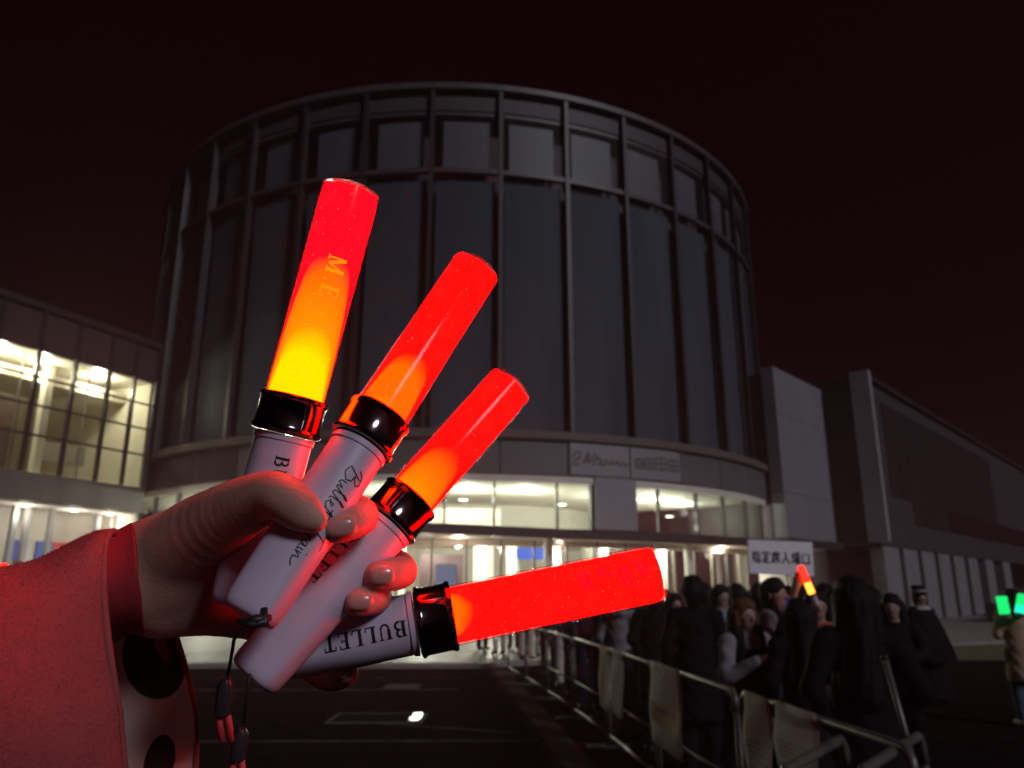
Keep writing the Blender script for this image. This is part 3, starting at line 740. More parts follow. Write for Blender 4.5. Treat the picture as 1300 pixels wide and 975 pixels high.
# notices hung on the barriers
def poster(px0, px1, pyt, pyb, label, kind):
    y0, y1 = bar_hit(px1, pyt), bar_hit(px0, pyt)          # near, far
    a, b = Vector((bar_x(y0), y0, 0)), Vector((bar_x(y1), y1, 0))
    u = (b - a); w = u.length; u.normalize(); n = Vector((-u.y, u.x, 0)); n = n if n.x < 0 else -n
    ztop = 1.03
    zb = max(.06, at_y(px1, pyb, y0).z)
    rt = empty('hanging_notice', (a.x, a.y, zb)); tag(rt, label, 'notice')
    def P(s, z, off=0.0): return tuple(u * (s * w) + n * (.030 + .010 * math.sin(5 * s + z * 7) + .012 * (1 - z) + off) + Vector((0, 0, z * (ztop - zb))))
    def sheet(s0, s1, z0, z1, off, nm, m, parent):
        N_ = 8; vv = []; ff = []
        for j in range(N_ + 1):
            for i in range(N_ + 1): vv.append(P(s0 + (s1 - s0) * i / N_, z0 + (z1 - z0) * j / N_, off))
        for j in range(N_):
            for i in range(N_): q = j * (N_ + 1) + i; ff.append((q, q + 1, q + N_ + 2, q + N_ + 1))
        o = MB().add(vv, ff).build(nm, m, parent, smooth=True)
        if nm == 'sheet':
            sd = o.modifiers.new('solidify', 'SOLIDIFY'); sd.thickness = .002
        return o
    sh = sheet(0, 1, 0, 1, 0, 'sheet', M_paper, rt)
    if kind == 'yellow':
        sheet(.06, .94, .26, .52, .0035, 'orange_print', mat('orange_print', (0.40, 0.24, 0.06), .7), sh)
        sheet(.2, .8, .40, .47, .005, 'brown_print', mat('brown_print', (0.16, 0.07, 0.03), .7), sh)
        for k in range(3): sheet(.12, .75 - .1 * k, .14 - .04 * k, .16 - .04 * k, .004, 'text_line', M_ink, sh)
        sheet(.45, .62, .84, .90, .004, 'emblem', mat('grey_print', (0.22, 0.2, 0.2), .7), sh)
    if kind == 'plain2':
        for k in range(4): sheet(.1, .9, .2 + .07 * k, .215 + .07 * k, .004, 'text_line', mat('grey_print', (0.22, 0.2, 0.2), .7), sh)
poster(764, 777, 815, 905, 'narrow white paper strip on the barrier, farther of the pair', 'plain')
poster(779, 794, 820, 915, 'narrow grey paper strip on the barrier, next to the white strip', 'plain')
poster(829, 868, 838, 968, 'white notice with an orange and brown print hung on the barrier', 'yellow')
poster(949, 983, 880, 1000, 'plain tall white notice on the barrier below the blouse wearer', 'plain2')
poster(989, 1042, 893, 1000, 'broad plain white notice on the barrier by the queue bend', 'plain2')
# leaning pole by the queue end
g = empty('leaning_pole', (0, 0, 0)); tag(g, 'thin steel pole leaning beside the person with long black hair', 'pole')
pb, pt = at_z(1160, 1010, .01), at_y(1124, 838, 3.75)
pb = Vector((pt.x + .16, 3.62, .01))
MB().tube([pb, pb.lerp(pt, .5)], .010, 10).build('lower_tube', M_rail, g, smooth=True)
MB().tube([pb.lerp(pt, .5), pt], .013, 10).build('upper_tube', M_rail, g, smooth=True)
MB().tube([pt, pt + (pt - pb).normalized() * .02], .016, 10).build('cap', M_black, g, smooth=True)
# entrance sign on a staff
SY = 8.6
c = at_y(991, 708, SY); w_, h_ = .70, .36
sg = empty('entrance_sign', (c.x, SY, 0)); tag(sg, 'white sign board on a staff lettered 指定席入場口 above the crowd', 'sign')
tl = -0.06
bd = MB().box(-w_ / 2, w_ / 2, -.012, .012, c.z - h_ / 2, c.z + h_ / 2).build('board', mat('sign_white', (0.8456, 0.8354, 0.8869), .6, var=.04), sg, bevel=.004)
bd.rotation_euler[1] = 0.045; bd.location = (-c.z * math.sin(0.045), 0, 0)
gm = MB()
for i, ch in enumerate(KANJI):
    for st in ch:
        ribbon(gm, [(-.315 + i * .107 + x * .094, c.z - .062 + y * .125) for x, y in st], .0165, lambda p: (p.x, -.0145, p.y))
lt_ = gm.build('lettering', M_ink, bd)
MB().tube([(.06, .02, .0), (.06, .02, c.z - h_ / 2 + .3)], .012, 10).build('staff', M_steel, sg, smooth=True)

# ================================================================== PEOPLE
SK = mat('crowd_skin', (0.288, 0.192, 0.15), .55, var=.08, scale=9, sss=.0)
def cloth(name, c, rough=.85): return mat(name, c, rough, var=.15, scale=7, bump=.35, bscale=26, spec=.12)
HAIR = mat('black_hair', (0.006, 0.005, 0.005), .62, var=.3, scale=30, bump=.6, bscale=70, spec=.18)
HAIRB = mat('brown_hair', (0.10, 0.042, 0.022), .62, var=.3, scale=30, bump=.6, bscale=70, spec=.18)
for hm_ in (HAIR, HAIRB):
    N, L = hm_.node_tree.nodes, hm_.node_tree.links
    bn = [n for n in N if n.type == 'BUMP'][0]; src = bn.inputs['Height'].links[0].from_node
    mp = N.new('ShaderNodeMapping'); mp.inputs['Scale'].default_value = (3.2, 3.2, 0.16)
    tc = N.new('ShaderNodeTexCoord'); L.new(tc.outputs['Object'], mp.inputs[0]); L.new(mp.outputs[0], src.inputs['Vector'])
    bn.inputs['Strength'].default_value = 0.9
ARMS = {
    'down': ((.245, .03, 1.12), (.245, -.06, .88)),
    'bent': ((.25, .02, 1.13), (.10, -.26, 1.12)),
    'phone': ((.23, -.03, 1.12), (.09, -.26, 1.25)),
    'up': ((.27, -.12, 1.46), (.20, -.17, 1.73)),
    'pocket': ((.28, .06, 1.13), (.17, -.06, .93)),
}
def person(px, Y, ht, rot, label, top, bottom, hair='short', hmat=None, arms=('down', 'down'), kind='jacket', bk='pants', inner=None, res=None, x=None, hood=False, hat=None, shoes=(0.02, .02, .02), eyes=True, lean=0.0):
    X = at_y(px, 760, Y).x if x is None else x
    gz = 0.112 if Y > 17.6 and X < 4 else 0.0
    rt = empty('person', (X, Y, gz), R_(rot)); tag(rt, label, 'person', 'people in the queue')
    s = ht / 1.68
    rt.scale = (s, s, s)
    hs = res or (.012 if Y < 7 else .018 if Y < 10 else .022)
    T = lambda p, m=1: (p[0] * m, p[1], p[2])
    A = []; hands = []
    for m, nm in ((-1, arms[0]), (1, arms[1])):
        e, w = T(ARMS[nm][0], m), T(ARMS[nm][1], m)
        sh = (.175 * m, .01, 1.375)
        A.append((sh, e, w))
        e_, w_ = np.array(e), np.array(w); dr = (w_ - e_) / np.linalg.norm(w_ - e_)
        hands.append((w_, w_ + dr * .075, dr, m))
    sway = lean
    bd_ = [rc((0, .0, .95), (0, -.005, 1.18), .125, .115, (1, 1.35, 1)), rc((0, -.005, 1.18), (0, 0, 1.34), .125, .13, (1, 1.4, 1)),
           rc((-.13, .01, 1.385), (.13, .01, 1.385), .055, .055), rc((0, .012, 1.38), (0, -.005, 1.49), .056, .052)]
    # head: skull, face, jaw, nose, ears
    bd_ += [rc((0, .018, 1.585), (0, -.005, 1.585), .086, .082), rc((0, -.03, 1.56), (0, -.042, 1.505), .066, .045),
            rc((0, -.098, 1.575), (0, -.112, 1.548), .010, .014, k=.012), rc((-.083, .005, 1.575), (-.083, .01, 1.545), .016, .012, k=.01), rc((.083, .005, 1.575), (.083, .01, 1.545), .016, .012, k=.01)]
    for sh, e, w in A: bd_ += [rc(sh, e, .048, .040), rc(e, w, .039, .027)]
    for w_, p_, dr, m in hands:
        bd_.append(rc(w_, p_, .028, .036, k=.02))
        side = np.cross(dr, np.array([0, 1.0, 0])); side = side / (np.linalg.norm(side) + 1e-6)
        for fi in range(4): 
            o_ = side * (fi - 1.5) * .019
            bd_.append(rc(p_ + o_ * .8, p_ + o_ + dr * (.07, .085, .08, .06)[fi] + np.array([0, -.02, -.01]), .0105, .0085, k=.006))
        bd_.append(rc(w_ + dr * .02 - side * .03, w_ + dr * .08 - side * .052 + np.array([0, -.015, 0]), .012, .009, k=.008))
    for m in (-1, 1):
        bd_ += [rc((.085 * m, 0, .92), (.095 * m, -.012, .50), .085, .056), rc((.095 * m, -.012, .50), (.10 * m, .02, .09), .054, .036), rc((.10 * m, .03, .05), (.11 * m, -.13, .035), .036, .03)]
    body = link('body', sdf_mesh('body', bd_, hs, .03), SK, rt)
    # upper garment
    tm = cloth('cloth_%s' % '_'.join('%02d' % int(c * 100) for c in top), top)
    zh = {'jacket': .86, 'coat': .55, 'shirt': .90, 'dress': .95, 'poncho': .98}[kind]
    gp = [rc((0, .0, zh + .12), (0, 0, 1.15), .155, .148, (1, 1.32, 1)), rc((0, 0, 1.15), (0, 0, 1.33), .15, .155, (1, 1.35, 1)), rc((-.13, .012, 1.38), (.13, .012, 1.38), .068, .068), rc((0, .015, 1.40), (0, .005, 1.44), .075, .068)]
    for sh, e, w in A:
        w2 = tuple(np.array(e) + (np.array(w) - np.array(e)) * .95)
        gp += [rc(sh, e, .068, .058), rc(e, w2, .058, .045)]
    if kind == 'coat': gp.append(rc((0, 0, .60), (0, 0, 1.0), .20, .16, (1, 1.2, 1)))
    if hood: gp.append(rc((-.05, .10, 1.41), (.05, .10, 1.41), .065, .065))
    rnd = random.Random(int(px * 7 + Y * 31)); f1, f2 = rnd.uniform(0, 6), rnd.uniform(0, 6)
    def wrk(g): return .006 * np.sin(g[..., 2] * 38 + 4 * np.sin(g[..., 0] * 13 + f1)) * np.sin(g[..., 0] * 21 + f2 + g[..., 1] * 17)
    def cutg(F, g): return np.maximum(F, np.maximum((zh - g[..., 2]) * .9, g[..., 2] - 1.455 + .22 * np.maximum(0, -g[..., 1])))
    link({'dress': 'blouse', 'shirt': 'shirt', 'coat': 'coat', 'poncho': 'cape', 'jacket': 'jacket'}[kind], sdf_mesh('top', gp, hs, .035, cut=cutg, warp=wrk), tm, rt)
    if inner is not None:               # darker front or pinafore over the blouse
        im = cloth('cloth_%s' % '_'.join('%02d' % int(c * 100) for c in inner), inner)
        ip = [rc((0, 0, 1.0), (0, -.008, 1.22), .178, .172, (1, 1.25, 1)), rc((-.095, -.085, 1.22), (-.10, -.02, 1.46), .05, .05), rc((.095, -.085, 1.22), (.10, -.02, 1.46), .05, .05), rc((-.10, -.02, 1.46), (-.09, .10, 1.25), .04, .04), rc((.10, -.02, 1.46), (.09, .10, 1.25), .04, .04)]
        link('pinafore', sdf_mesh('inner', ip, hs, .02, cut=lambda F, g: np.maximum(F, .96 - g[..., 2]), warp=wrk), im, rt)
    bm_ = cloth('cloth_%s' % '_'.join('%02d' % int(c * 100) for c in bottom), bottom)
    if bk == 'pants':
        pp_ = [rc((0, .005, .90), (0, .005, 1.0), .150, .140, (1, 1.3, 1))]
        for m in (-1, 1): pp_ += [rc((.088 * m, 0, .90), (.098 * m, -.012, .50), .105, .075, k=.02), rc((.098 * m, -.012, .50), (.10 * m, .02, .10), .075, .066, k=.02)]
        link('trousers', sdf_mesh('pants', pp_, hs, .02, cut=lambda F, g: np.maximum(F, .085 - g[..., 2]), warp=wrk), bm_, rt)
    else:
        z0, r0 = {'skirt': (.48, .27), 'long': (.10, .36)}[bk]
        prof = [(.135 + (r0 - .135) * t ** 1.15, 1.02 + (z0 - 1.02) * t) for t in np.linspace(0, 1, 12)]
        k_ = MB().lathe(prof[::-1], 48, lambda q, z: (1 + .06 * ((1.02 - z) / (1.02 - z0)) * math.sin(9 * q + f1) + .03 * math.sin(4 * q + f2)), cap=False)
        k_.v = [(x_, y_ * .82, z_) for x_, y_, z_ in k_.v]
        k_.build('skirt', bm_, rt, smooth=True)
    sm_ = cloth('shoe_%02d' % int(shoes[0] * 100), shoes, .5)
    for m in (-1, 1):
        link('shoe', sdf_mesh('shoe', [rc((.10 * m, .045, .05), (.112 * m, -.15, .040), .047, .040), rc((.10 * m, .03, .05), (.10 * m, .03, .10), .045, .042)], .014, .02, cut=lambda F, g: np.maximum(F, -g[..., 2] + .004)), sm_, rt)
    # hair
    hm_ = hmat or HAIR
    hpz = [rc((0, .028, 1.605), (0, .0, 1.625), .104, .096), rc((0, .05, 1.56), (0, .05, 1.50), .088, .070)]
    if hair in ('long', 'bob', 'twin'):
        zl = {'long': 1.12, 'bob': 1.43, 'twin': 1.30}[hair]
        hpz += [rc((-.07, .04, 1.58), (-.10, .05, zl), .055, .045), rc((.07, .04, 1.58), (.10, .05, zl), .055, .045), rc((0, .075, 1.58), (0, .11, zl - .03), .075, .07)]
        if hair != 'long': hpz += [rc((-.085, -.02, 1.58), (-.088, -.02, 1.47), .028, .022), rc((.085, -.02, 1.58), (.088, -.02, 1.47), .028, .022)]
    def cuth(F, g):
        face = np.sqrt((g[..., 0] / .078) ** 2 + ((g[..., 1] + .115) / .085) ** 2 + ((g[..., 2] - 1.535) / .105) ** 2) - 1
        return np.maximum(F, -face * .07)
    def wh(g): return .0030 * np.sin(g[..., 0] * 110 + 2 * np.sin(g[..., 2] * 9 + f1)) + .003 * np.sin(np.arctan2(g[..., 0], g[..., 1] - .01) * 17 + g[..., 2] * 20)
    hr = link('hair', sdf_mesh('hair', hpz, min(hs, .014), .03, cut=cuth, warp=wh), hm_, rt)
    if eyes and 270 - 180 > abs(((rot + 180) % 360) - 180):
        for m in (-1, 1):
            e = MB(); e.lathe([(.002, -.004), (.009, -.002), (.011, 0), (.009, .002), (.002, .004)], 10)
            e.v = [(x_ + .034 * m, -.094 + z_ + .3 * abs(x_), y_ * .6 + 1.582) for x_, y_, z_ in e.v]
            e.build('eye', M_ink, rt, smooth=True)
        e = MB(); e.add([(-.022, -.092, 1.512), (0, -.098, 1.509), (.022, -.092, 1.512), (0, -.097, 1.518)], [(0, 1, 2, 3)])
        e.build('mouth', mat('lips', (0.35, 0.14, 0.12), .5), rt)
    if hat == 'cap':
        h1 = MB().lathe([(.165, 1.66), (.166, 1.668), (.112, 1.672), (.108, 1.76), (.10, 1.775), (.02, 1.78)], 32); h1.v = [(x_, y_ + .01, z_) for x_, y_, z_ in h1.v]
        h1.build('hat', cloth('black_felt', (0.012, .012, .013)), rt, angle=40)
        h1 = MB().lathe([(.114, 1.673), (.1145, 1.70)], 32, cap=False); h1.v = [(x_, y_ + .01, z_) for x_, y_, z_ in h1.v]
        h1.build('hat_band', cloth('pale_band', (0.4, .39, .4)), rt)
    if kind == 'poncho':
        k_ = MB().lathe([(.44, .62), (.40, .8), (.31, 1.1), (.22, 1.32), (.11, 1.44)], 48, lambda q, z: 1 + .05 * math.sin(8 * q + f1) * (1.5 - z), cap=False)
        k_.v = [(x_, y_ * .8, z_) for x_, y_, z_ in k_.v]; k_.build('cape_skirt', tm, rt, smooth=True)
        k_ = MB().lathe([(.15, 1.40), (.12, 1.44), (.085, 1.46)], 32, cap=False); k_.build('white_collar', cloth('pale_band', (0.4, .39, .4)), rt, smooth=True)
    return rt
BLK, BLK2, NAVY, CHAR, GREY, LBLUE, WHT, BEIGE, PINK, JEAN = (.006, .005, .006), (.010, .008, .010), (.02, .02, .05), (.025, .022, .025), (.22, .21, .225), (.16, .24, .33), (.42, .38, .36), (.36, .26, .18), (.3, .06, .08), (.06, .085, .115)
person(880, 7.0, 1.70, 172, 'person in black coat with back turned, just beyond the orange print notice', BLK, BLK, kind='coat')
person(915, 8.7, 1.64, 28, 'person in light blue shirt standing behind the black coat', LBLUE, CHAR, arms=('bent', 'down'), kind='shirt')
person(943, 5.9, 1.525, 22, 'brown haired person in pale blouse and dark pinafore looking at hands', (.22, .215, .23), BLK2, hair='bob', hmat=HAIRB, arms=('phone', 'bent'), kind='dress', inner=BLK2, bk='skirt')
person(936, 9.9, 1.66, 195, 'person in dark grey jacket seen over the brown haired head', CHAR, BLK)
person(964, 9.3, 1.66, 160, 'person in black jacket with short hair under the sign board', BLK2, BLK)
person(984, 6.9, 1.68, 48, 'person in open pale grey jacket over black, face turned aside', GREY, JEAN, arms=('bent', 'down'), inner=BLK, eyes=True)
person(1000, 8.0, 1.62, 175, 'person in dark top holding a small blue light', BLK2, BLK, hair='bob', arms=('down', 'bent'))
person(1011, 5.6, 1.52, 178, 'short person in black with long hair, back turned, below the red stick', BLK, BLK, hair='long', bk='skirt')
wand = person(1036, 6.6, 1.58, -8, 'person in pink jacket raising one red light stick', PINK, CHAR, hair='bob', arms=('up', 'bent'))
person(1047, 8.7, 1.65, 185, 'person in charcoal jacket behind the pink jacket', CHAR, BLK)
person(1082, 4.35, 1.645, 176, 'person with long black hair and black coat, back turned, filling the queue end', BLK, BLK, hair='long', kind='coat', arms=('pocket', 'pocket'))
person(1131, 7.4, 1.55, -30, 'person in dark jacket facing out past the long black hair', BLK2, BLK, hair='bob', arms=('bent', 'bent'))
person(1168, 12.2, 1.60, 15, 'person in wide black cape, black hat and long skirt before the columns', BLK, BLK, kind='poncho', bk='long', hat='cap')
fan = person(1284, 10.2, 1.60, 170, 'person in beige coat and jeans with two green lights at the head', BEIGE, JEAN, kind='coat', hair='bob', arms=('down', 'bent'), shoes=(.2, .2, .2))
person(786, 9.6, 1.62, 150, 'person in grey hooded jacket behind the paper strips', GREY, CHAR, hood=True)
person(829, 8.6, 1.64, 178, 'person in black jacket between grey hood and black coat', BLK, BLK, arms=('bent', 'bent'))
person(856, 9.3, 1.55, 20, 'person in dusty pink top peeping out beside the black coat', (.2, .12, .11), CHAR, hair='bob')
person(745, 11.6, 1.66, 185, 'person in navy jacket farther along the queue, arms down', NAVY, NAVY)
person(766, 10.9, 1.60, 170, 'person in dark brown jacket next to the navy jacket', (.05, .03, .025), BLK, hair='bob')
person(716, 14.2, 1.66, 190, 'person in black jacket and pale trousers near the entrance', BLK2, WHT)
person(696, 16.2, 1.62, 175, 'person in dark coat close to the forecourt kerb', BLK2, BLK, kind='coat', hair='long')
person(668, 18.4, 1.70, 160, 'person in cream trousers standing on the forecourt', CHAR, (.5, .44, .36))
person(634, 20.0, 1.68, 200, 'person in white jacket by the entrance doors', WHT, (.5, .44, .36), hair='long')
person(613, 21.5, 1.66, 150, 'person in grey jacket and black trousers by the doors', GREY, BLK)

more = [   # px, distance, height, turn, coat, trousers, hair, words
    (806, 10.4, 1.66, 165, (.03, .02, .02), BLK, 'short', 'person in brown black jacket filling the gap behind the grey hood'),
    (843, 11.5, 1.60, 190, CHAR, BLK, 'bob', 'person in charcoal top two rows behind the black coat'),
    (894, 10.8, 1.68, 175, BLK, BLK, 'short', 'tall person in black seen between black coat and blue shirt'),
    (926, 12.0, 1.64, 150, GREY, CHAR, 'bob', 'person in grey top far behind the blue shirt'),
    (953, 11.6, 1.58, 185, BLK2, BLK, 'long', 'long haired person in black behind the pinafore wearer'),
    (975, 11.0, 1.63, 200, (.06, .05, .07), BLK, 'short', 'person in dim violet jacket behind the pale grey jacket'),
    (1018, 9.6, 1.66, 170, BLK2, BLK, 'short', 'short haired person in black behind the blue light'),
    (1060, 7.4, 1.60, 160, (.05, .03, .035), BLK, 'long', 'long haired person in maroon black coat left of the queue end'),
    (1106, 9.2, 1.62, 188, BLK2, BLK, 'short', 'short haired person in black right of the queue end'),
    (728, 13.0, 1.62, 178, (.03, .03, .05), CHAR, 'bob', 'person in slate jacket near the entrance end of the queue'),
    (688, 19.2, 1.66, 165, BLK2, (.4, .36, .3), 'bob', 'person in black top and tan trousers on the forecourt'),
    (652, 22.0, 1.70, 195, NAVY, CHAR, 'short', 'person in navy close to the entrance doors'),
]
for px_, Y_, h_, r_, t_, b_, hr_, words in more:
    person(px_, Y_, h_, r_, words, t_, b_, hair=hr_, eyes=False, kind='jacket', arms=random.choice((('down', 'down'), ('bent', 'down'), ('bent', 'bent'), ('pocket', 'pocket'))))
# lights carried by the crowd
def small_stick(a, b, r, stops_mat, label, hand_len=.09):
    a, b = Vector(a), Vector(b); d = (b - a); L = d.length; d.normalize()
    rt = empty('light_stick', a); tag(rt, label, 'light stick')
    MB().tube([-d * hand_len, -d * .003], r * .9, 14).build('handle', M_handle, rt, angle=40)
    MB().tube([-d * .012, d * .006], r * 1.15, 14).build('collar', M_chrome, rt, angle=40)
    half = d * L * .42
    MB().tube([d * .0065, half], r, 14).build('tube_base', stops_mat[0], rt, angle=40)
    MB().tube([half + d * .0005, d * (L - .004), d * L], [r, r, r * .8], 14).build('tube_tip', stops_mat[1], rt, angle=40)
    return rt
MR = emit_mat('far_red', (5.0, 0.06, 0.03), 1.0); MO = emit_mat('far_yellow', (5.0, 1.3, 0.12), 1.0)
small_stick(at_y(1031, 754, 6.42), at_y(1016, 719, 6.40), .026, (MO, MR), 'red light stick raised by the person in pink')
MBl = emit_mat('far_blue', (0.10, 0.04, 2.2), 1.0)
small_stick(at_y(998, 786, 7.72), at_y(995, 764, 7.70), .045, (MBl, MBl), 'small blue light glowing in the middle of the crowd', .06)
MG = emit_mat('far_green', (0.01, 0.75, 0.16), 1.3); MG2 = emit_mat('far_cyan', (0.02, 0.95, 0.55), 1.3)
small_stick(at_y(1276, 780, 10.0), at_y(1271, 757, 10.0), .062, (MG, MG), 'green light worn at the head above the beige coat, plain green one', .03)
small_stick(at_y(1295, 780, 10.0), at_y(1299, 755, 10.0), .062, (MG2, MG), 'green light worn at the head above the beige coat, bluish base', .03)
person(-14, 5.0, 1.60, 20, 'person at the glass wing holding up a red light stick', BLK2, BLK, hair='bob', arms=('down', 'up'))
small_stick(at_y(2, 740, 4.85), at_y(4, 716, 4.83), .024, (MR, MR), 'red light stick raised before the glass walled wing')

# ================================================================== FOREGROUND: light sticks
def core_mat(name, stops, length, sparkle, rad):
    m = bpy.data.materials.new(name); m.use_nodes = True
    N, L = m.node_tree.nodes, m.node_tree.links
    for n in list(N): N.remove(n)
    out = N.new('ShaderNodeOutputMaterial'); em = N.new('ShaderNodeEmission')
    tc = N.new('ShaderNodeTexCoord'); sp = N.new('ShaderNodeSeparateXYZ'); L.new(tc.outputs['Object'], sp.inputs[0])
    nz = N.new('ShaderNodeTexNoise'); nz.inputs['Scale'].default_value = 55; L.new(tc.outputs['Object'], nz.inputs['Vector'])
    # the reflector cup of the LED reaches higher in the middle of the tube than at its sides
    xx = N.new('ShaderNodeMath'); xx.operation = 'MULTIPLY'; L.new(sp.outputs[0], xx.inputs[0]); L.new(sp.outputs[0], xx.inputs[1])
    x2 = N.new('ShaderNodeMath'); x2.operation = 'MULTIPLY_ADD'; L.new(xx.outputs[0], x2.inputs[0]); x2.inputs[1].default_value = 45.0
    ax_ = N.new('ShaderNodeMath'); ax_.operation = 'DIVIDE'; L.new(xx.outputs[0], ax_.inputs[0]); ax_.inputs[1].default_value = (rad * .91) ** 2
    pw = N.new('ShaderNodeMath'); pw.operation = 'POWER'; L.new(ax_.outputs[0], pw.inputs[0]); pw.inputs[1].default_value = 5.0
    pm = N.new('ShaderNodeMath'); pm.operation = 'MULTIPLY'; L.new(pw.outputs[0], pm.inputs[0]); pm.inputs[1].default_value = 0.045
    L.new(pm.outputs[0], x2.inputs[2])
    z = N.new('ShaderNodeMath'); z.operation = 'ADD'; L.new(sp.outputs[2], z.inputs[0]); L.new(x2.outputs[0], z.inputs[1])
    a = N.new('ShaderNodeMath'); a.operation = 'MULTIPLY_ADD'; L.new(nz.outputs['Fac'], a.inputs[0]); a.inputs[1].default_value = 0.010; L.new(z.outputs[0], a.inputs[2])
    d = N.new('ShaderNodeMath'); d.operation = 'DIVIDE'; L.new(a.outputs[0], d.inputs[0]); d.inputs[1].default_value = length
    rp = N.new('ShaderNodeValToRGB'); L.new(d.outputs[0], rp.inputs[0])
    while len(rp.color_ramp.elements) < len(stops): rp.color_ramp.elements.new(0.5)
    for e, (p, c) in zip(rp.color_ramp.elements, stops): e.position = p; e.color = c + (1,)
    nz2 = N.new('ShaderNodeTexNoise'); nz2.inputs['Scale'].default_value = 1100; nz2.inputs['Detail'].default_value = 1; L.new(tc.outputs['Object'], nz2.inputs['Vector'])
    mr = N.new('ShaderNodeMapRange'); mr.inputs[1].default_value = 0.66; mr.inputs[2].default_value = 0.74; mr.inputs[3].default_value = 1.0; mr.inputs[4].default_value = 1.0 + sparkle
    L.new(nz2.outputs['Fac'], mr.inputs[0])
    em.inputs[1].default_value = 1.0
    ms = N.new('ShaderNodeMath'); ms.operation = 'MULTIPLY'; L.new(mr.outputs[0], ms.inputs[0]); ms.inputs[1].default_value = GLOW
    sp_ = N.new('ShaderNodeMapRange'); sp_.inputs[1].default_value = 0.755; sp_.inputs[2].default_value = 0.80; sp_.inputs[3].default_value = 0.0; sp_.inputs[4].default_value = 1.0
    L.new(nz2.outputs['Fac'], sp_.inputs[0])
    fl = N.new('ShaderNodeTexNoise'); fl.inputs['Scale'].default_value = 120; fl.inputs['Detail'].default_value = 6; L.new(tc.outputs['Object'], fl.inputs['Vector'])   # glitter film inside the tube
    f2 = N.new('ShaderNodeMapRange'); f2.inputs[1].default_value = .45; f2.inputs[2].default_value = .75; f2.inputs[3].default_value = 0; f2.inputs[4].default_value = .00005; L.new(fl.outputs['Fac'], f2.inputs[0])
    sv = N.new('ShaderNodeMath'); sv.operation = 'MULTIPLY_ADD'; L.new(sp_.outputs[0], sv.inputs[0]); sv.inputs[1].default_value = 0.004; L.new(f2.outputs[0], sv.inputs[2])
    cb = N.new('ShaderNodeCombineColor'); L.new(sv.outputs[0], cb.inputs[1]); L.new(sv.outputs[0], cb.inputs[2])
    ad = N.new('ShaderNodeMix'); ad.data_type = 'RGBA'; ad.blend_type = 'ADD'; ad.inputs[0].default_value = 1.0
    L.new(rp.outputs[0], ad.inputs[6]); L.new(cb.outputs[0], ad.inputs[7])
    L.new(ad.outputs[2], em.inputs[0]); L.new(ms.outputs[0], em.inputs[1]); L.new(em.outputs[0], out.inputs[0])
    return m
GLOW = 60.0
g_ = 60.0 * 0.8
RED = (0.80, 0.00006, 0.00030); RED2 = (0.75, 0.00010, 0.00006); ORA = (0.75, 0.13 / g_, 0.001 / g_); YEL = (0.8, 0.70 / g_, 0.0); ORA2 = (0.75, 0.25 / g_, 0.001 / g_)
STICKS = [   # bottom (px, py, depth), top, tube dia, handle dia, collar dia, collar centre t, collar length, core stops
    dict(b=(303, 768, .414), t=(446, 243, .455), dt=.0345, dh=.0315, dc=.0385, tc=.434, lc=.021,
         stops=[(0.0, YEL), (0.22, YEL), (0.36, ORA2), (0.60, ORA), (0.68, RED), (1.0, RED)],
         label='light stick glowing yellow at its base, standing most upright in the fan'),
    dict(b=(314, 784, .366), t=(603, 343, .475), dt=.0312, dh=.0300, dc=.0358, tc=.476, lc=.021,
         stops=[(0.0, ORA2), (0.10, ORA), (0.26, ORA), (0.36, RED2), (1.0, RED2)],
         label='light stick with a handwritten black signature under the gripping thumb'),
    dict(b=(319, 862, .405), t=(647, 490, .502), dt=.0318, dh=.0315, dc=.0368, tc=.521, lc=.021,
         stops=[(0.0, YEL), (0.05, ORA2), (0.24, ORA), (0.40, RED2), (1.0, RED2)],
         label='light stick whose pale handle end juts lowest, two fingertips on its side'),
    dict(b=(352, 827, .450), t=(834, 728, .481), dt=.0355, dh=.0355, dc=.0412, tc=.401, lc=.022,
         stops=[(0.0, ORA2), (0.03, ORA), (0.07, ORA), (0.13, RED2), (1.0, RED2)],
         label='light stick lying almost level with upside down black block lettering'),
]
CAMP = Vector((0, 0, CAMZ))
def stick_frame(b, t):
    B, T = cp(*b), cp(*t)
    a = (T - B); L = a.length; a.normalize()
    mid = (B + T) / 2; n = CAMP - mid; n = (n - a * n.dot(a)).normalized()
    x = a.cross(n)
    Mx = Matrix.Identity(4)
    for i in range(3): Mx[i][0], Mx[i][1], Mx[i][2], Mx[i][3] = x[i], -n[i], a[i], B[i]
    return Mx, L
def serif(mb, text, s0, phi0, size, r, sgn=-1, sr=None):
    R0 = r
    if sr is None: sr = lambda q_, z_: R0
    # advance runs towards the handle end (-z), letter tops point to +x
    adv = 0.0
    for ch in text:
        w, strokes = SERIF[ch]
        for pts, wd in strokes:
            ribbon(mb, [((adv + p[0]) * size, p[1] * size) for p in pts], wd * size,
                   lambda p: (sr(phi0 + p.y / r, s0 + sgn * p.x) * math.sin(phi0 + p.y / r), -sr(phi0 + p.y / r, s0 + sgn * p.x) * math.cos(phi0 + p.y / r), s0 + sgn * p.x), 0.0012)
        adv += w + 0.06
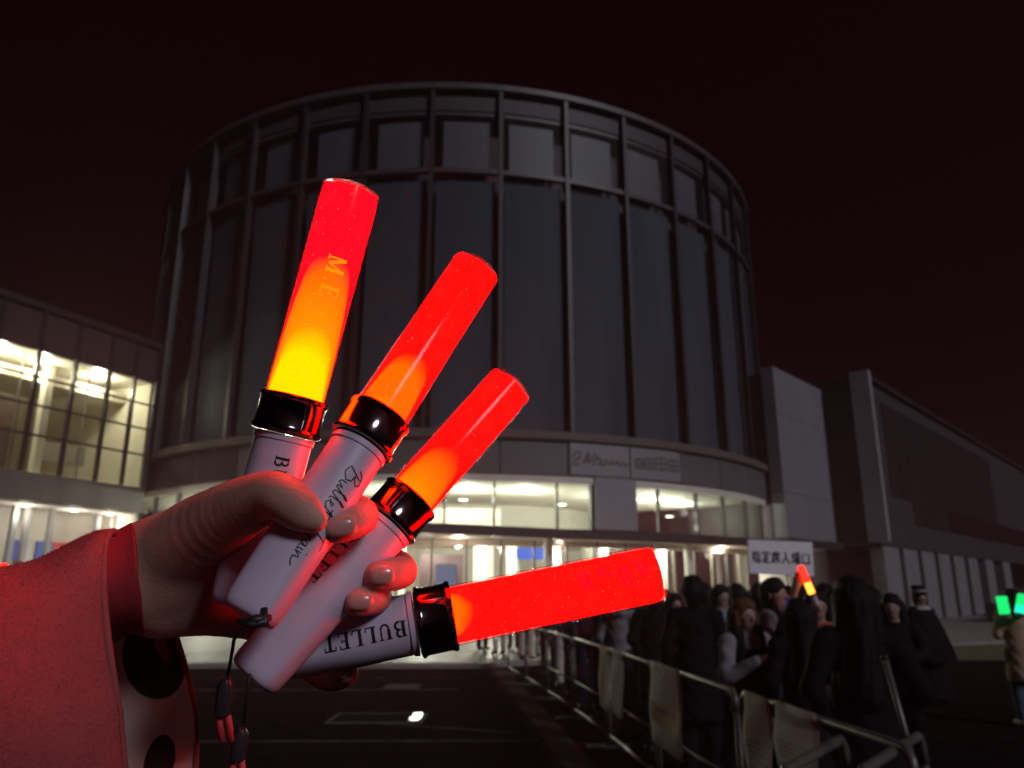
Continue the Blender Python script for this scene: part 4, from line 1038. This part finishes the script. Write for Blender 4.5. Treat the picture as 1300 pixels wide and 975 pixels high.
for si, S in enumerate(STICKS):
    Mx, L = stick_frame(S['b'], S['t'])
    root = empty('light_stick'); root.matrix_world = Mx
    tag(root, S['label'], 'light stick', 'light sticks fanned in the hand')
    zc = L * S['tc']; lc = S['lc']; rh, rc_, rt = S['dh'] / 2, S['dc'] / 2, S['dt'] / 2
    zh = zc - lc / 2
    def shape(q, z, zh=zh):                 # handle turns from round to a rounded square at its foot
        e = 2.0 + 3.0 * max(0.0, min(1.0, (zh * 0.75 - z) / (zh * 0.6)))
        q += R_(20)
        c, s_ = abs(math.cos(q)), abs(math.sin(q))
        k_ = (c ** e + s_ ** e) ** (-1.0 / e)
        return 1.0 + (k_ - 1.0) * 0.45
    prof = [(rh * .60, 0.0), (rh * .78, 0.0006), (rh * .86, 0.002), (rh * .90, 0.0045)] + [(rh * (.91 + .09 * min(1, z / (zh * .5))), z) for z in np.linspace(0.008, zh - 0.006, 14)] + [(rh * 1.0, zh - .0045), (rh * 1.05, zh - .004), (rh * 1.06, zh - .001)]
    def surf_r(q_, z_):                    # true radius of the handle at local angle (camera side 0) and height
        q2 = q_ - math.pi / 2
        return rh * (.91 + .09 * min(1, z_ / (zh * .5))) * shape(q2, z_) + .00015
    hd = MB().lathe(prof, 64, shape).build('handle', M_handle, root, angle=50)
    # strap slot at the foot
    if si == 1:
        kn = MB(); kn.tube([(.004, -rh * .95, .006), (.008, -rh * 1.02, .001), (.003, -rh * 1.05, -.003), (-.002, -rh * .9, -.004), (.001, -rh * .5, -.002)], [.0016, .0024, .0022, .0016, .0014], 10)
        kn.tube([(.009, -rh * .98, .004), (.004, -rh * 1.06, .0), (.0, -rh * 1.0, -.0045)], [.0014, .0026, .0014], 10)
        kn.build('strap_knot', M_black, hd, smooth=True)
    col_prof = [(rc_ * .93, zh), (rc_ * 1.0, zh + .0006), (rc_ * 1.02, zh + .0018), (rc_ * .985, zh + .0028), (rc_ * .955, zh + .004), (rc_ * .95, zh + lc - .004), (rc_ * .97, zh + lc - .003), (rc_ * 1.0, zh + lc - .0022), (rc_ * 1.0, zh + lc - .0008), (rc_ * .96, zh + lc)]
    co = MB().lathe(col_prof, 64).build('collar', M_chrome, root, angle=35)
    zt0 = zh + lc; lt = L - zt0
    tp = [(rt, 0.0), (rt, lt - .0016), (rt * .985, lt - .0005), (rt * .95, lt)]
    tb = MB().lathe(tp, 64).build('tube', M_clear, root, angle=50); tb.location = (0, 0, zt0 + .0002)
    cr = MB().lathe([(rt * .91, 0.0), (rt * .91, lt - .003), (rt * .88, lt - .0018)], 64).build('glow_core', core_mat('glow_core_%d' % si, S['stops'], lt, 0.5, rt), tb, angle=50)
    # writing
    g = MB(); r_ = rh * 1.012
    if si == 0: serif(g, 'BULLET', zh - 0.0125, -0.10, 0.0074, rh, sr=surf_r)
    if si == 2: serif(g, 'BULLET', zh - 0.0095, -1.08, 0.0082, rh, sr=surf_r)
    if si == 3: serif(g, 'BULLET', zh - 0.0060, -0.16, 0.0089, rh, sr=surf_r)
    if si == 1:
        for st in SCRIPT:
            ribbon(g, [(p[0] * 0.0083, p[1] * 0.0072) for p in st], 0.0007, lambda p: (surf_r(.05 + p.y / rh, zh - 0.016 - p.x) * math.sin(.05 + p.y / rh), -surf_r(.05 + p.y / rh, zh - 0.016 - p.x) * math.cos(.05 + p.y / rh), zh - 0.016 - p.x), 0.0008)
    g.build('lettering', M_lett, hd)
    if si == 0:
        g = MB(); serif(g, 'M.E', lt * 0.645, -0.15, 0.0105, rt * .965)
        g.build('engraving', emit_mat('engraved_line', (9.0, 0.30, 0.004), 1.0), tb)
    if si == 3:
        g = MB()
        for i, w_ in enumerate((.011, .006, .013, .009)):
            for j in range(2): ribbon(g, [(i * .012 + .004 * j, 0), (i * .012 + .002 + .004 * j, w_)], .0012, lambda p: (rt * .965 * math.sin(-0.55 + p.y / rt), -rt * .965 * math.cos(-0.55 + p.y / rt), lt * .60 + p.x), .002)
        g.build('faint_print', emit_mat('faint_print', (4.0, 0.002, 0.035), 1.0), tb)
    # wrist straps hang from two of the handle ends
    if si in (1, 2):
        B = cp(*S['b'])
        st = empty('strap_anchor') if False else None
        inv = Mx.inverted()
        if si == 1: path = [cp(322, 786, .362), cp(308, 797, .374), cp(297, 812, .385), cp(293, 838, .387), cp(289, 858, .387)]; tagp = ((287, 862), (283, 905), (288, 941), .387)
        else: path = [cp(322, 846, .398), cp(316, 862, .392), cp(313, 890, .392), cp(309, 918, .392)]; tagp = ((307, 925), (301, 962), (303, 1010), .392)
        c = MB(); c.tube([inv @ p for p in path], 0.0009, 8); s1 = c.build('wrist_strap', M_black, root, smooth=True)
        (a0, b0, c0, dd) = tagp
        c = MB(); p0, p1, p2 = cp(*a0, dd), cp(*b0, dd), cp(*c0, dd)
        c.tube([inv @ p0, inv @ (p0.lerp(p1, .2)), inv @ p1], [.0022, .0040, .0044], 14); c.build('toggle', mat('toggle_plastic', (0.03, 0.025, 0.03), 0.25, var=0.1), s1, angle=40)
        c = MB()
        for k_ in (-1, 1):
            off = Vector((0.0022 * k_, 0, 0)); c.tube([inv @ (p1 + off), inv @ (p1.lerp(p2, .5) + off * 1.1), inv @ (p2 + off)], .0017, 8)
        c.build('cord_loop', mat('red_cord', (0.55, 0.03, 0.04), 0.6), s1, smooth=True)

# ================================================================== FOREGROUND: the holding hand
M_skin = mat('skin', (0.425, 0.2295, 0.1827), 0.58, var=0.16, scale=45, bump=0.22, bscale=420, sss=0.12, spec=0.35)
M_nail = mat('fingernail', (0.54, 0.26, 0.23), 0.22, var=0.05, scale=90, coat=0.25)
def add_creases(m):
    N, L = m.node_tree.nodes, m.node_tree.links
    b = N['Principled BSDF']; old = b.inputs['Normal'].links[0].from_node
    tc = N.new('ShaderNodeTexCoord')
    wv = N.new('ShaderNodeTexWave'); wv.wave_type = 'BANDS'; wv.bands_direction = 'DIAGONAL'
    wv.inputs['Scale'].default_value = 95; wv.inputs['Distortion'].default_value = 7.0; wv.inputs['Detail'].default_value = 4; wv.inputs['Detail Scale'].default_value = 2.2
    L.new(tc.outputs['Object'], wv.inputs['Vector'])
    vo = N.new('ShaderNodeTexVoronoi'); vo.feature = 'DISTANCE_TO_EDGE'; vo.inputs['Scale'].default_value = 620; L.new(tc.outputs['Object'], vo.inputs['Vector'])
    mv = N.new('ShaderNodeMapRange'); mv.inputs[1].default_value = 0; mv.inputs[2].default_value = .12; L.new(vo.outputs['Distance'], mv.inputs[0])
    pw = N.new('ShaderNodeMath'); pw.operation = 'POWER'; L.new(wv.outputs['Fac'], pw.inputs[0]); pw.inputs[1].default_value = .35
    b1 = N.new('ShaderNodeBump'); b1.inputs['Strength'].default_value = .03; b1.inputs['Distance'].default_value = .0011; L.new(pw.outputs[0], b1.inputs['Height']); L.new(old.outputs[0], b1.inputs['Normal'])
    b2 = N.new('ShaderNodeBump'); b2.inputs['Strength'].default_value = .10; b2.inputs['Distance'].default_value = .0004; L.new(mv.outputs[0], b2.inputs['Height']); L.new(b1.outputs[0], b2.inputs['Normal'])
    L.new(b2.outputs[0], b.inputs['Normal'])
add_creases(M_skin)
me_root = empty('person', cp(-60, 1000, .40)); tag(me_root, 'outstretched bare hand in a cream sleeve gripping four glowing light sticks', 'person')
def H(x, y, d): return np.array(cp(x, y, d))
hp = []
def bone(pts, k=None):                   # chain of (px, py, depth, radius)
    hp.append(chain([tuple(H(*p[:3])) + (p[3],) for p in pts], k))
# forearm, wrist
bone([(40, 800, .405, .025), (120, 752, .42, .0262), (185, 732, .435, .0265), (232, 728, .440, .0250)])
# palm rays to the knuckles
bone([(200, 706, .440, .0215), (262, 676, .448, .0190), (335, 655, .470, .0125)])
bone([(200, 728, .446, .0215), (268, 712, .456, .0190), (345, 700, .478, .0120)])
bone([(205, 748, .446, .0210), (268, 744, .458, .0190), (342, 745, .482, .0115)])
bone([(212, 764, .442, .0195), (262, 766, .452, .0180), (330, 790, .482, .0110)])
# thenar mound and thumb
bone([(205, 714, .432, .0225), (250, 682, .420, .0215), (290, 655, .403, .0172), (320, 638, .391, .0143), (345, 629, .382, .0122), (363, 635, .3765, .0114), (383, 649, .372, .0098), (400, 660, .3695, .0060)])
# web between thumb and index
bone([(270, 668, .436, .0130), (330, 655, .462, .0105)])
fingers_start = len(hp)
bone([(335, 655, .470, .0115), (400, 640, .462, .0098), (443, 645, .441, .0096), (459, 655, .417, .0093), (447, 662, .399, .0091), (427, 669, .388, .0083)], k=.004)
bone([(345, 700, .478, .0115), (430, 700, .488, .0100), (492, 713, .480, .0098), (510, 724, .459, .0094), (500, 729, .440, .0092), (479, 731, .429, .0082)], k=.004)
bone([(342, 745, .482, .0110), (410, 755, .492, .0096), (462, 755, .484, .0094), (478, 758, .457, .0090), (470, 761, .436, .0088), (452, 764, .4235, .0078)], k=.004)
bone([(330, 790, .482, .0105), (375, 830, .500, .0090), (412, 858, .497, .0086), (436, 856, .478, .0084), (437, 851, .466, .0078)], k=.004)
def hand_warp(g):                        # knuckle and wrist creases as fine relief
    return 0.00035 * np.sin(g[..., 0] * 820 + 3 * np.sin(g[..., 2] * 210)) * np.exp(-((g[..., 2] - (CAMZ - .0)) ** 2) / .02) * 0.0
hm = sdf_mesh('hand', hp, 0.0015, 0.010, warp=hand_warp)
hand = link('hand', hm, M_skin, me_root); hand.matrix_parent_inverse = me_root.matrix_basis.inverted()
def nail(x, y, d, ax, ay, ang, tilt=(0, 0)):
    # a domed plate: ax half length along the finger, ay half width, turned in the image by ang
    c = cp(x, y, d)
    n = (CAMP - c).normalized()
    right = cam_o.matrix_basis.to_3x3() @ Vector((1, 0, 0)); up = n.cross(right).normalized(); right = up.cross(n)
    n = (n + right * tilt[0] + up * tilt[1]).normalized()
    l = (right * math.cos(R_(ang)) + up * math.sin(R_(ang))); l = (l - n * l.dot(n)).normalized(); w = n.cross(l)
    vv, ff = [c + n * .0016], []
    for ri in range(1, 6):
        for k in range(28):
            q = 2 * math.pi * k / 28; f = ri / 5
            e = (abs(math.cos(q)) ** 2.8 + abs(math.sin(q)) ** 2.8) ** (-1 / 2.8)
            u_, v_ = ax * f * e * math.cos(q), ay * f * e * math.sin(q)
            h_ = .0016 - .0035 * (v_ / ay) ** 2 * .55 - .0012 * (u_ / ax) ** 2 - (.0018 if ri == 5 else 0)
            vv.append(c + l * u_ + w * v_ + n * h_)
    for k in range(28): ff.append((0, 1 + k, 1 + (k + 1) % 28))
    for ri in range(4):
        for k in range(28):
            a = 1 + ri * 28 + k; b = 1 + ri * 28 + (k + 1) % 28
            ff.append((a, a + 28, b + 28, b))
    o = MB().add(vv, ff).build('fingernail', M_nail, hand, smooth=True)
    return o
nail(432, 668, .3806, .0080, .0056, 8, (0.05, .02))
nail(485, 730, .4222, .0072, .0058, 5, (.10, .0))
nail(457, 763, .4166, .0072, .0054, 3, (.05, .0))
nail(438, 852, .4572, .0045, .0042, 30, (.35, -.1))
nail(388, 642, .3670, .0055, .0040, -35, (.5, .75))

# ================================================================== FOREGROUND: sleeve
def sleeve_mat():
    m = mat('sleeve_knit', (0.6075, 0.459, 0.4185), 0.9, var=0.07, scale=40, bump=0.5, bscale=700)
    N, L = m.node_tree.nodes, m.node_tree.links                       # cast shadows of hand and sticks painted on as dark patches
    N['Principled BSDF'].inputs['Sheen Weight'].default_value = 0.25; N['Principled BSDF'].inputs['Sheen Roughness'].default_value = 0.5
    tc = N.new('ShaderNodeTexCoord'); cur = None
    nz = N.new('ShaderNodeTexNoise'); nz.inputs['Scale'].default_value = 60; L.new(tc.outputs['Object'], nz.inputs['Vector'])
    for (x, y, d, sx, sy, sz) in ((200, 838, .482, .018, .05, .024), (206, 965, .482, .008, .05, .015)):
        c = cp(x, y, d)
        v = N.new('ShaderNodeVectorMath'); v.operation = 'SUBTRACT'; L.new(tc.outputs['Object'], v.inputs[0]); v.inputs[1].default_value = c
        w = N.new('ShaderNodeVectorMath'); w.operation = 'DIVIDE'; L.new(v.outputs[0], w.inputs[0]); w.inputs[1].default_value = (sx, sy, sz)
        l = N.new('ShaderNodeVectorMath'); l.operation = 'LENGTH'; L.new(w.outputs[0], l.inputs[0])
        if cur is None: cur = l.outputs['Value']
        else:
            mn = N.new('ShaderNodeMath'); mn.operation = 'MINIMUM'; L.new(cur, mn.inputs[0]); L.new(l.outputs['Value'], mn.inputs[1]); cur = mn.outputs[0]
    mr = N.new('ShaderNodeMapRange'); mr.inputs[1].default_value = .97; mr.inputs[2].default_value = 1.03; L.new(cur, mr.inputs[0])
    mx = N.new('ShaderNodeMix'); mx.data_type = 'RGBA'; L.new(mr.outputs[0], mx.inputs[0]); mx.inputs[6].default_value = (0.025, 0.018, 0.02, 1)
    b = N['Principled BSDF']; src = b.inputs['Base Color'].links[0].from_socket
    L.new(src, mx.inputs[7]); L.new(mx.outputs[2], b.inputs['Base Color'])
    return m
def loft(name, rings, m, parent, n=72, thick=0.0022, wr=0.002, seed=1):
    rnd = random.Random(seed); ph = [rnd.uniform(0, 6.28) for _ in range(8)]
    vv, ff = [], []
    # rings: (top, near, bottom, far) points; smooth closed loops, resampled lengthwise
    def loop(Rg, i):
        T, N_, B, F = [Vector(p) for p in Rg]
        out = []
        c = (T + N_ + B + F) / 4
        for k in range(n):
            q = 2 * math.pi * k / n
            cs, sn = math.cos(q), math.sin(q)
            p = c + ((T - c) if cs > 0 else (B - c)) * abs(cs) + ((N_ - c) if sn > 0 else (F - c)) * abs(sn)
            d = (p - c).normalized()
            w = wr * (math.sin(3 * q + ph[0] + i * .55) + .7 * math.sin(5 * q + ph[1] - i * .8) + .5 * math.sin(2 * q + i * 1.3 + ph[2]))
            out.append(p + d * w)
        return out
    S = []
    for i in range(len(rings) - 1):
        for j in range(6):
            t = j / 6
            def cr(k):
                p0 = Vector(rings[max(i-1, 0)][k]); p1 = Vector(rings[i][k]); p2 = Vector(rings[i+1][k]); p3 = Vector(rings[min(i+2, len(rings)-1)][k])
                return 0.5 * ((2*p1) + (p2-p0)*t + (2*p0-5*p1+4*p2-p3)*t*t + (-p0+3*p1-3*p2+p3)*t**3)
            S.append([cr(k) for k in range(4)])
    S.append([Vector(p) for p in rings[-1]])
    for i, Rg in enumerate(S): vv += loop(Rg, i * .35)
    for i in range(len(S) - 1):
        for k in range(n):
            k2 = (k + 1) % n
            ff.append((i*n + k, i*n + k2, (i+1)*n + k2, (i+1)*n + k))
    o = MB().add(vv, ff).build(name, m, parent, smooth=True)
    o.matrix_parent_inverse = me_root.matrix_basis.inverted()
    sd = o.modifiers.new('solidify', 'SOLIDIFY'); sd.thickness = thick; sd.offset = 0
    return o
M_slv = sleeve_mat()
rings = [
    (cp(150, 678, .420), cp(150, 905, .365), cp(205, 1110, .425), cp(247, 905, .490)),
    (cp(125, 684, .415), cp(118, 900, .352), cp(175, 1120, .415), cp(222, 900, .490)),
    (cp(60, 711, .400), cp(20, 905, .325), cp(80, 1150, .395), cp(150, 900, .480)),
    (cp(0, 734, .380), cp(-70, 920, .300), cp(-20, 1180, .370), cp(70, 910, .460)),
    (cp(-120, 780, .340), cp(-230, 950, .260), cp(-200, 1250, .33), cp(-60, 930, .430)),
    (cp(-420, 880, .270), cp(-600, 1000, .19), cp(-600, 1350, .26), cp(-330, 960, .36)),
]
loft('sleeve', rings, mat('sleeve_outer', (0.30, 0.075, 0.078), 0.95, var=0.10, scale=30, bump=0.5, bscale=500, spec=0.1), me_root, wr=.0026)
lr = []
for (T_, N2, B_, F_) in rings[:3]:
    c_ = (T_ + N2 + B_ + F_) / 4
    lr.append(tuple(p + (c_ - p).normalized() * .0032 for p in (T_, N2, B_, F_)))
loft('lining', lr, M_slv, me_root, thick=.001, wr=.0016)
hem = []
T_, N2, B_, F_ = [Vector(p) for p in rings[0]]; c_ = (T_ + N2 + B_ + F_) / 4
for k in range(97):
    q = 2 * math.pi * k / 96; cs, sn = math.cos(q), math.sin(q)
    p = c_ + ((T_ - c_) if cs > 0 else (B_ - c_)) * abs(cs) + ((N2 - c_) if sn > 0 else (F_ - c_)) * abs(sn)
    hem.append(p + (p - c_).normalized() * .0018 * (math.sin(3 * q) * .6))
hm_o = MB().tube(hem, .0021, 8, cap=False).build('hem', MATS['sleeve_outer'], me_root, smooth=True); hm_o.matrix_parent_inverse = me_root.matrix_basis.inverted()

# short wool fibres standing off the sleeve
def fuzz(src, count, length, m):
    dg = bpy.context.evaluated_depsgraph_get()
    me = src.data; me.calc_loop_triangles()
    V = np.empty(len(me.vertices) * 3); me.vertices.foreach_get('co', V); V = V.reshape(-1, 3)
    T = np.empty(len(me.loop_triangles) * 3, int); me.loop_triangles.foreach_get('vertices', T); T = T.reshape(-1, 3)
    A, B, C = V[T[:, 0]], V[T[:, 1]], V[T[:, 2]]
    nr = np.cross(B - A, C - A); ar = np.linalg.norm(nr, axis=1); nr = nr / (ar[:, None] + 1e-12)
    cen = (A + B + C) / 3
    view = np.array(CAMP) - cen
    ctr = V.mean(0)
    # fibres only on cloth near enough to the lens to be told apart
    w_ = ar * (np.linalg.norm(view, axis=1) < .62)
    rng = np.random.default_rng(3)
    t = rng.choice(len(T), count, p=w_ / w_.sum())
    u, v = rng.random(count), rng.random(count); s_ = u + v > 1; u[s_], v[s_] = 1 - u[s_], 1 - v[s_]
    P = A[t] + (B - A)[t] * u[:, None] + (C - A)[t] * v[:, None]
    n = nr[t] * np.where((nr[t] * (P - ctr)).sum(1) < 0, -1, 1)[:, None]
    d = n * .8 + rng.normal(size=(count, 3)) * .65; d /= np.linalg.norm(d, axis=1)[:, None]
    L_ = length * (.5 + rng.random(count))[:, None]
    sd = np.cross(d, rng.normal(size=(count, 3))); sd /= np.linalg.norm(sd, axis=1)[:, None]; sd *= .00014
    P = P + n * .0009
    VV = np.stack([P - sd, P + sd, P + d * L_], 1).reshape(-1, 3)
    m_ = bpy.data.meshes.new('fuzz'); m_.from_pydata(VV.tolist(), [], np.arange(count * 3).reshape(-1, 3).tolist()); m_.update()
    o = link('sleeve_fuzz', m_, m, src); o['kind'] = 'stuff'
    return o
fuzz(bpy.data.objects['sleeve'], 130000, .0012, MATS['sleeve_outer'])
# inner cuff, snug round the wrist
rings2 = [
    (cp(168, 668, .430), cp(176, 735, .396), cp(182, 804, .434), cp(166, 735, .466)),
    (cp(150, 674, .428), cp(150, 745, .393), cp(160, 806, .430), cp(150, 745, .462)),
    (cp(100, 702, .420), cp(95, 755, .382), cp(110, 830, .425), cp(100, 755, .46)),
    (cp(20, 745, .41), cp(10, 780, .37), cp(20, 850, .41), cp(20, 780, .45)),
]
loft('inner_cuff', rings2, mat('inner_cuff', (0.26, 0.012, 0.02), 0.9, var=0.08, scale=50, bump=0.4, bscale=600), me_root, wr=.0006, seed=4)  # deep red cloth colour stands in for stick glow in shadow

# ================================================================== pink haze added to the air for the red glare round the lights
hz_ = MB().box(-200, 200, -50, 250, -1.0, 24.0).build('glare_haze', None)
hm2 = bpy.data.materials.new('glare_tint'); hm2.use_nodes = True
N, L = hm2.node_tree.nodes, hm2.node_tree.links
for n in list(N): N.remove(n)
o_ = N.new('ShaderNodeOutputMaterial'); pv = N.new('ShaderNodeVolumePrincipled')
pv.inputs['Color'].default_value = (0.95, 0.42, 0.48, 1); pv.inputs['Density'].default_value = 0.0025; pv.inputs['Anisotropy'].default_value = 0.6
L.new(pv.outputs[0], o_.inputs['Volume'])
hz_.data.materials.clear(); hz_.data.materials.append(hm2)
tag(hz_, kind='stuff')
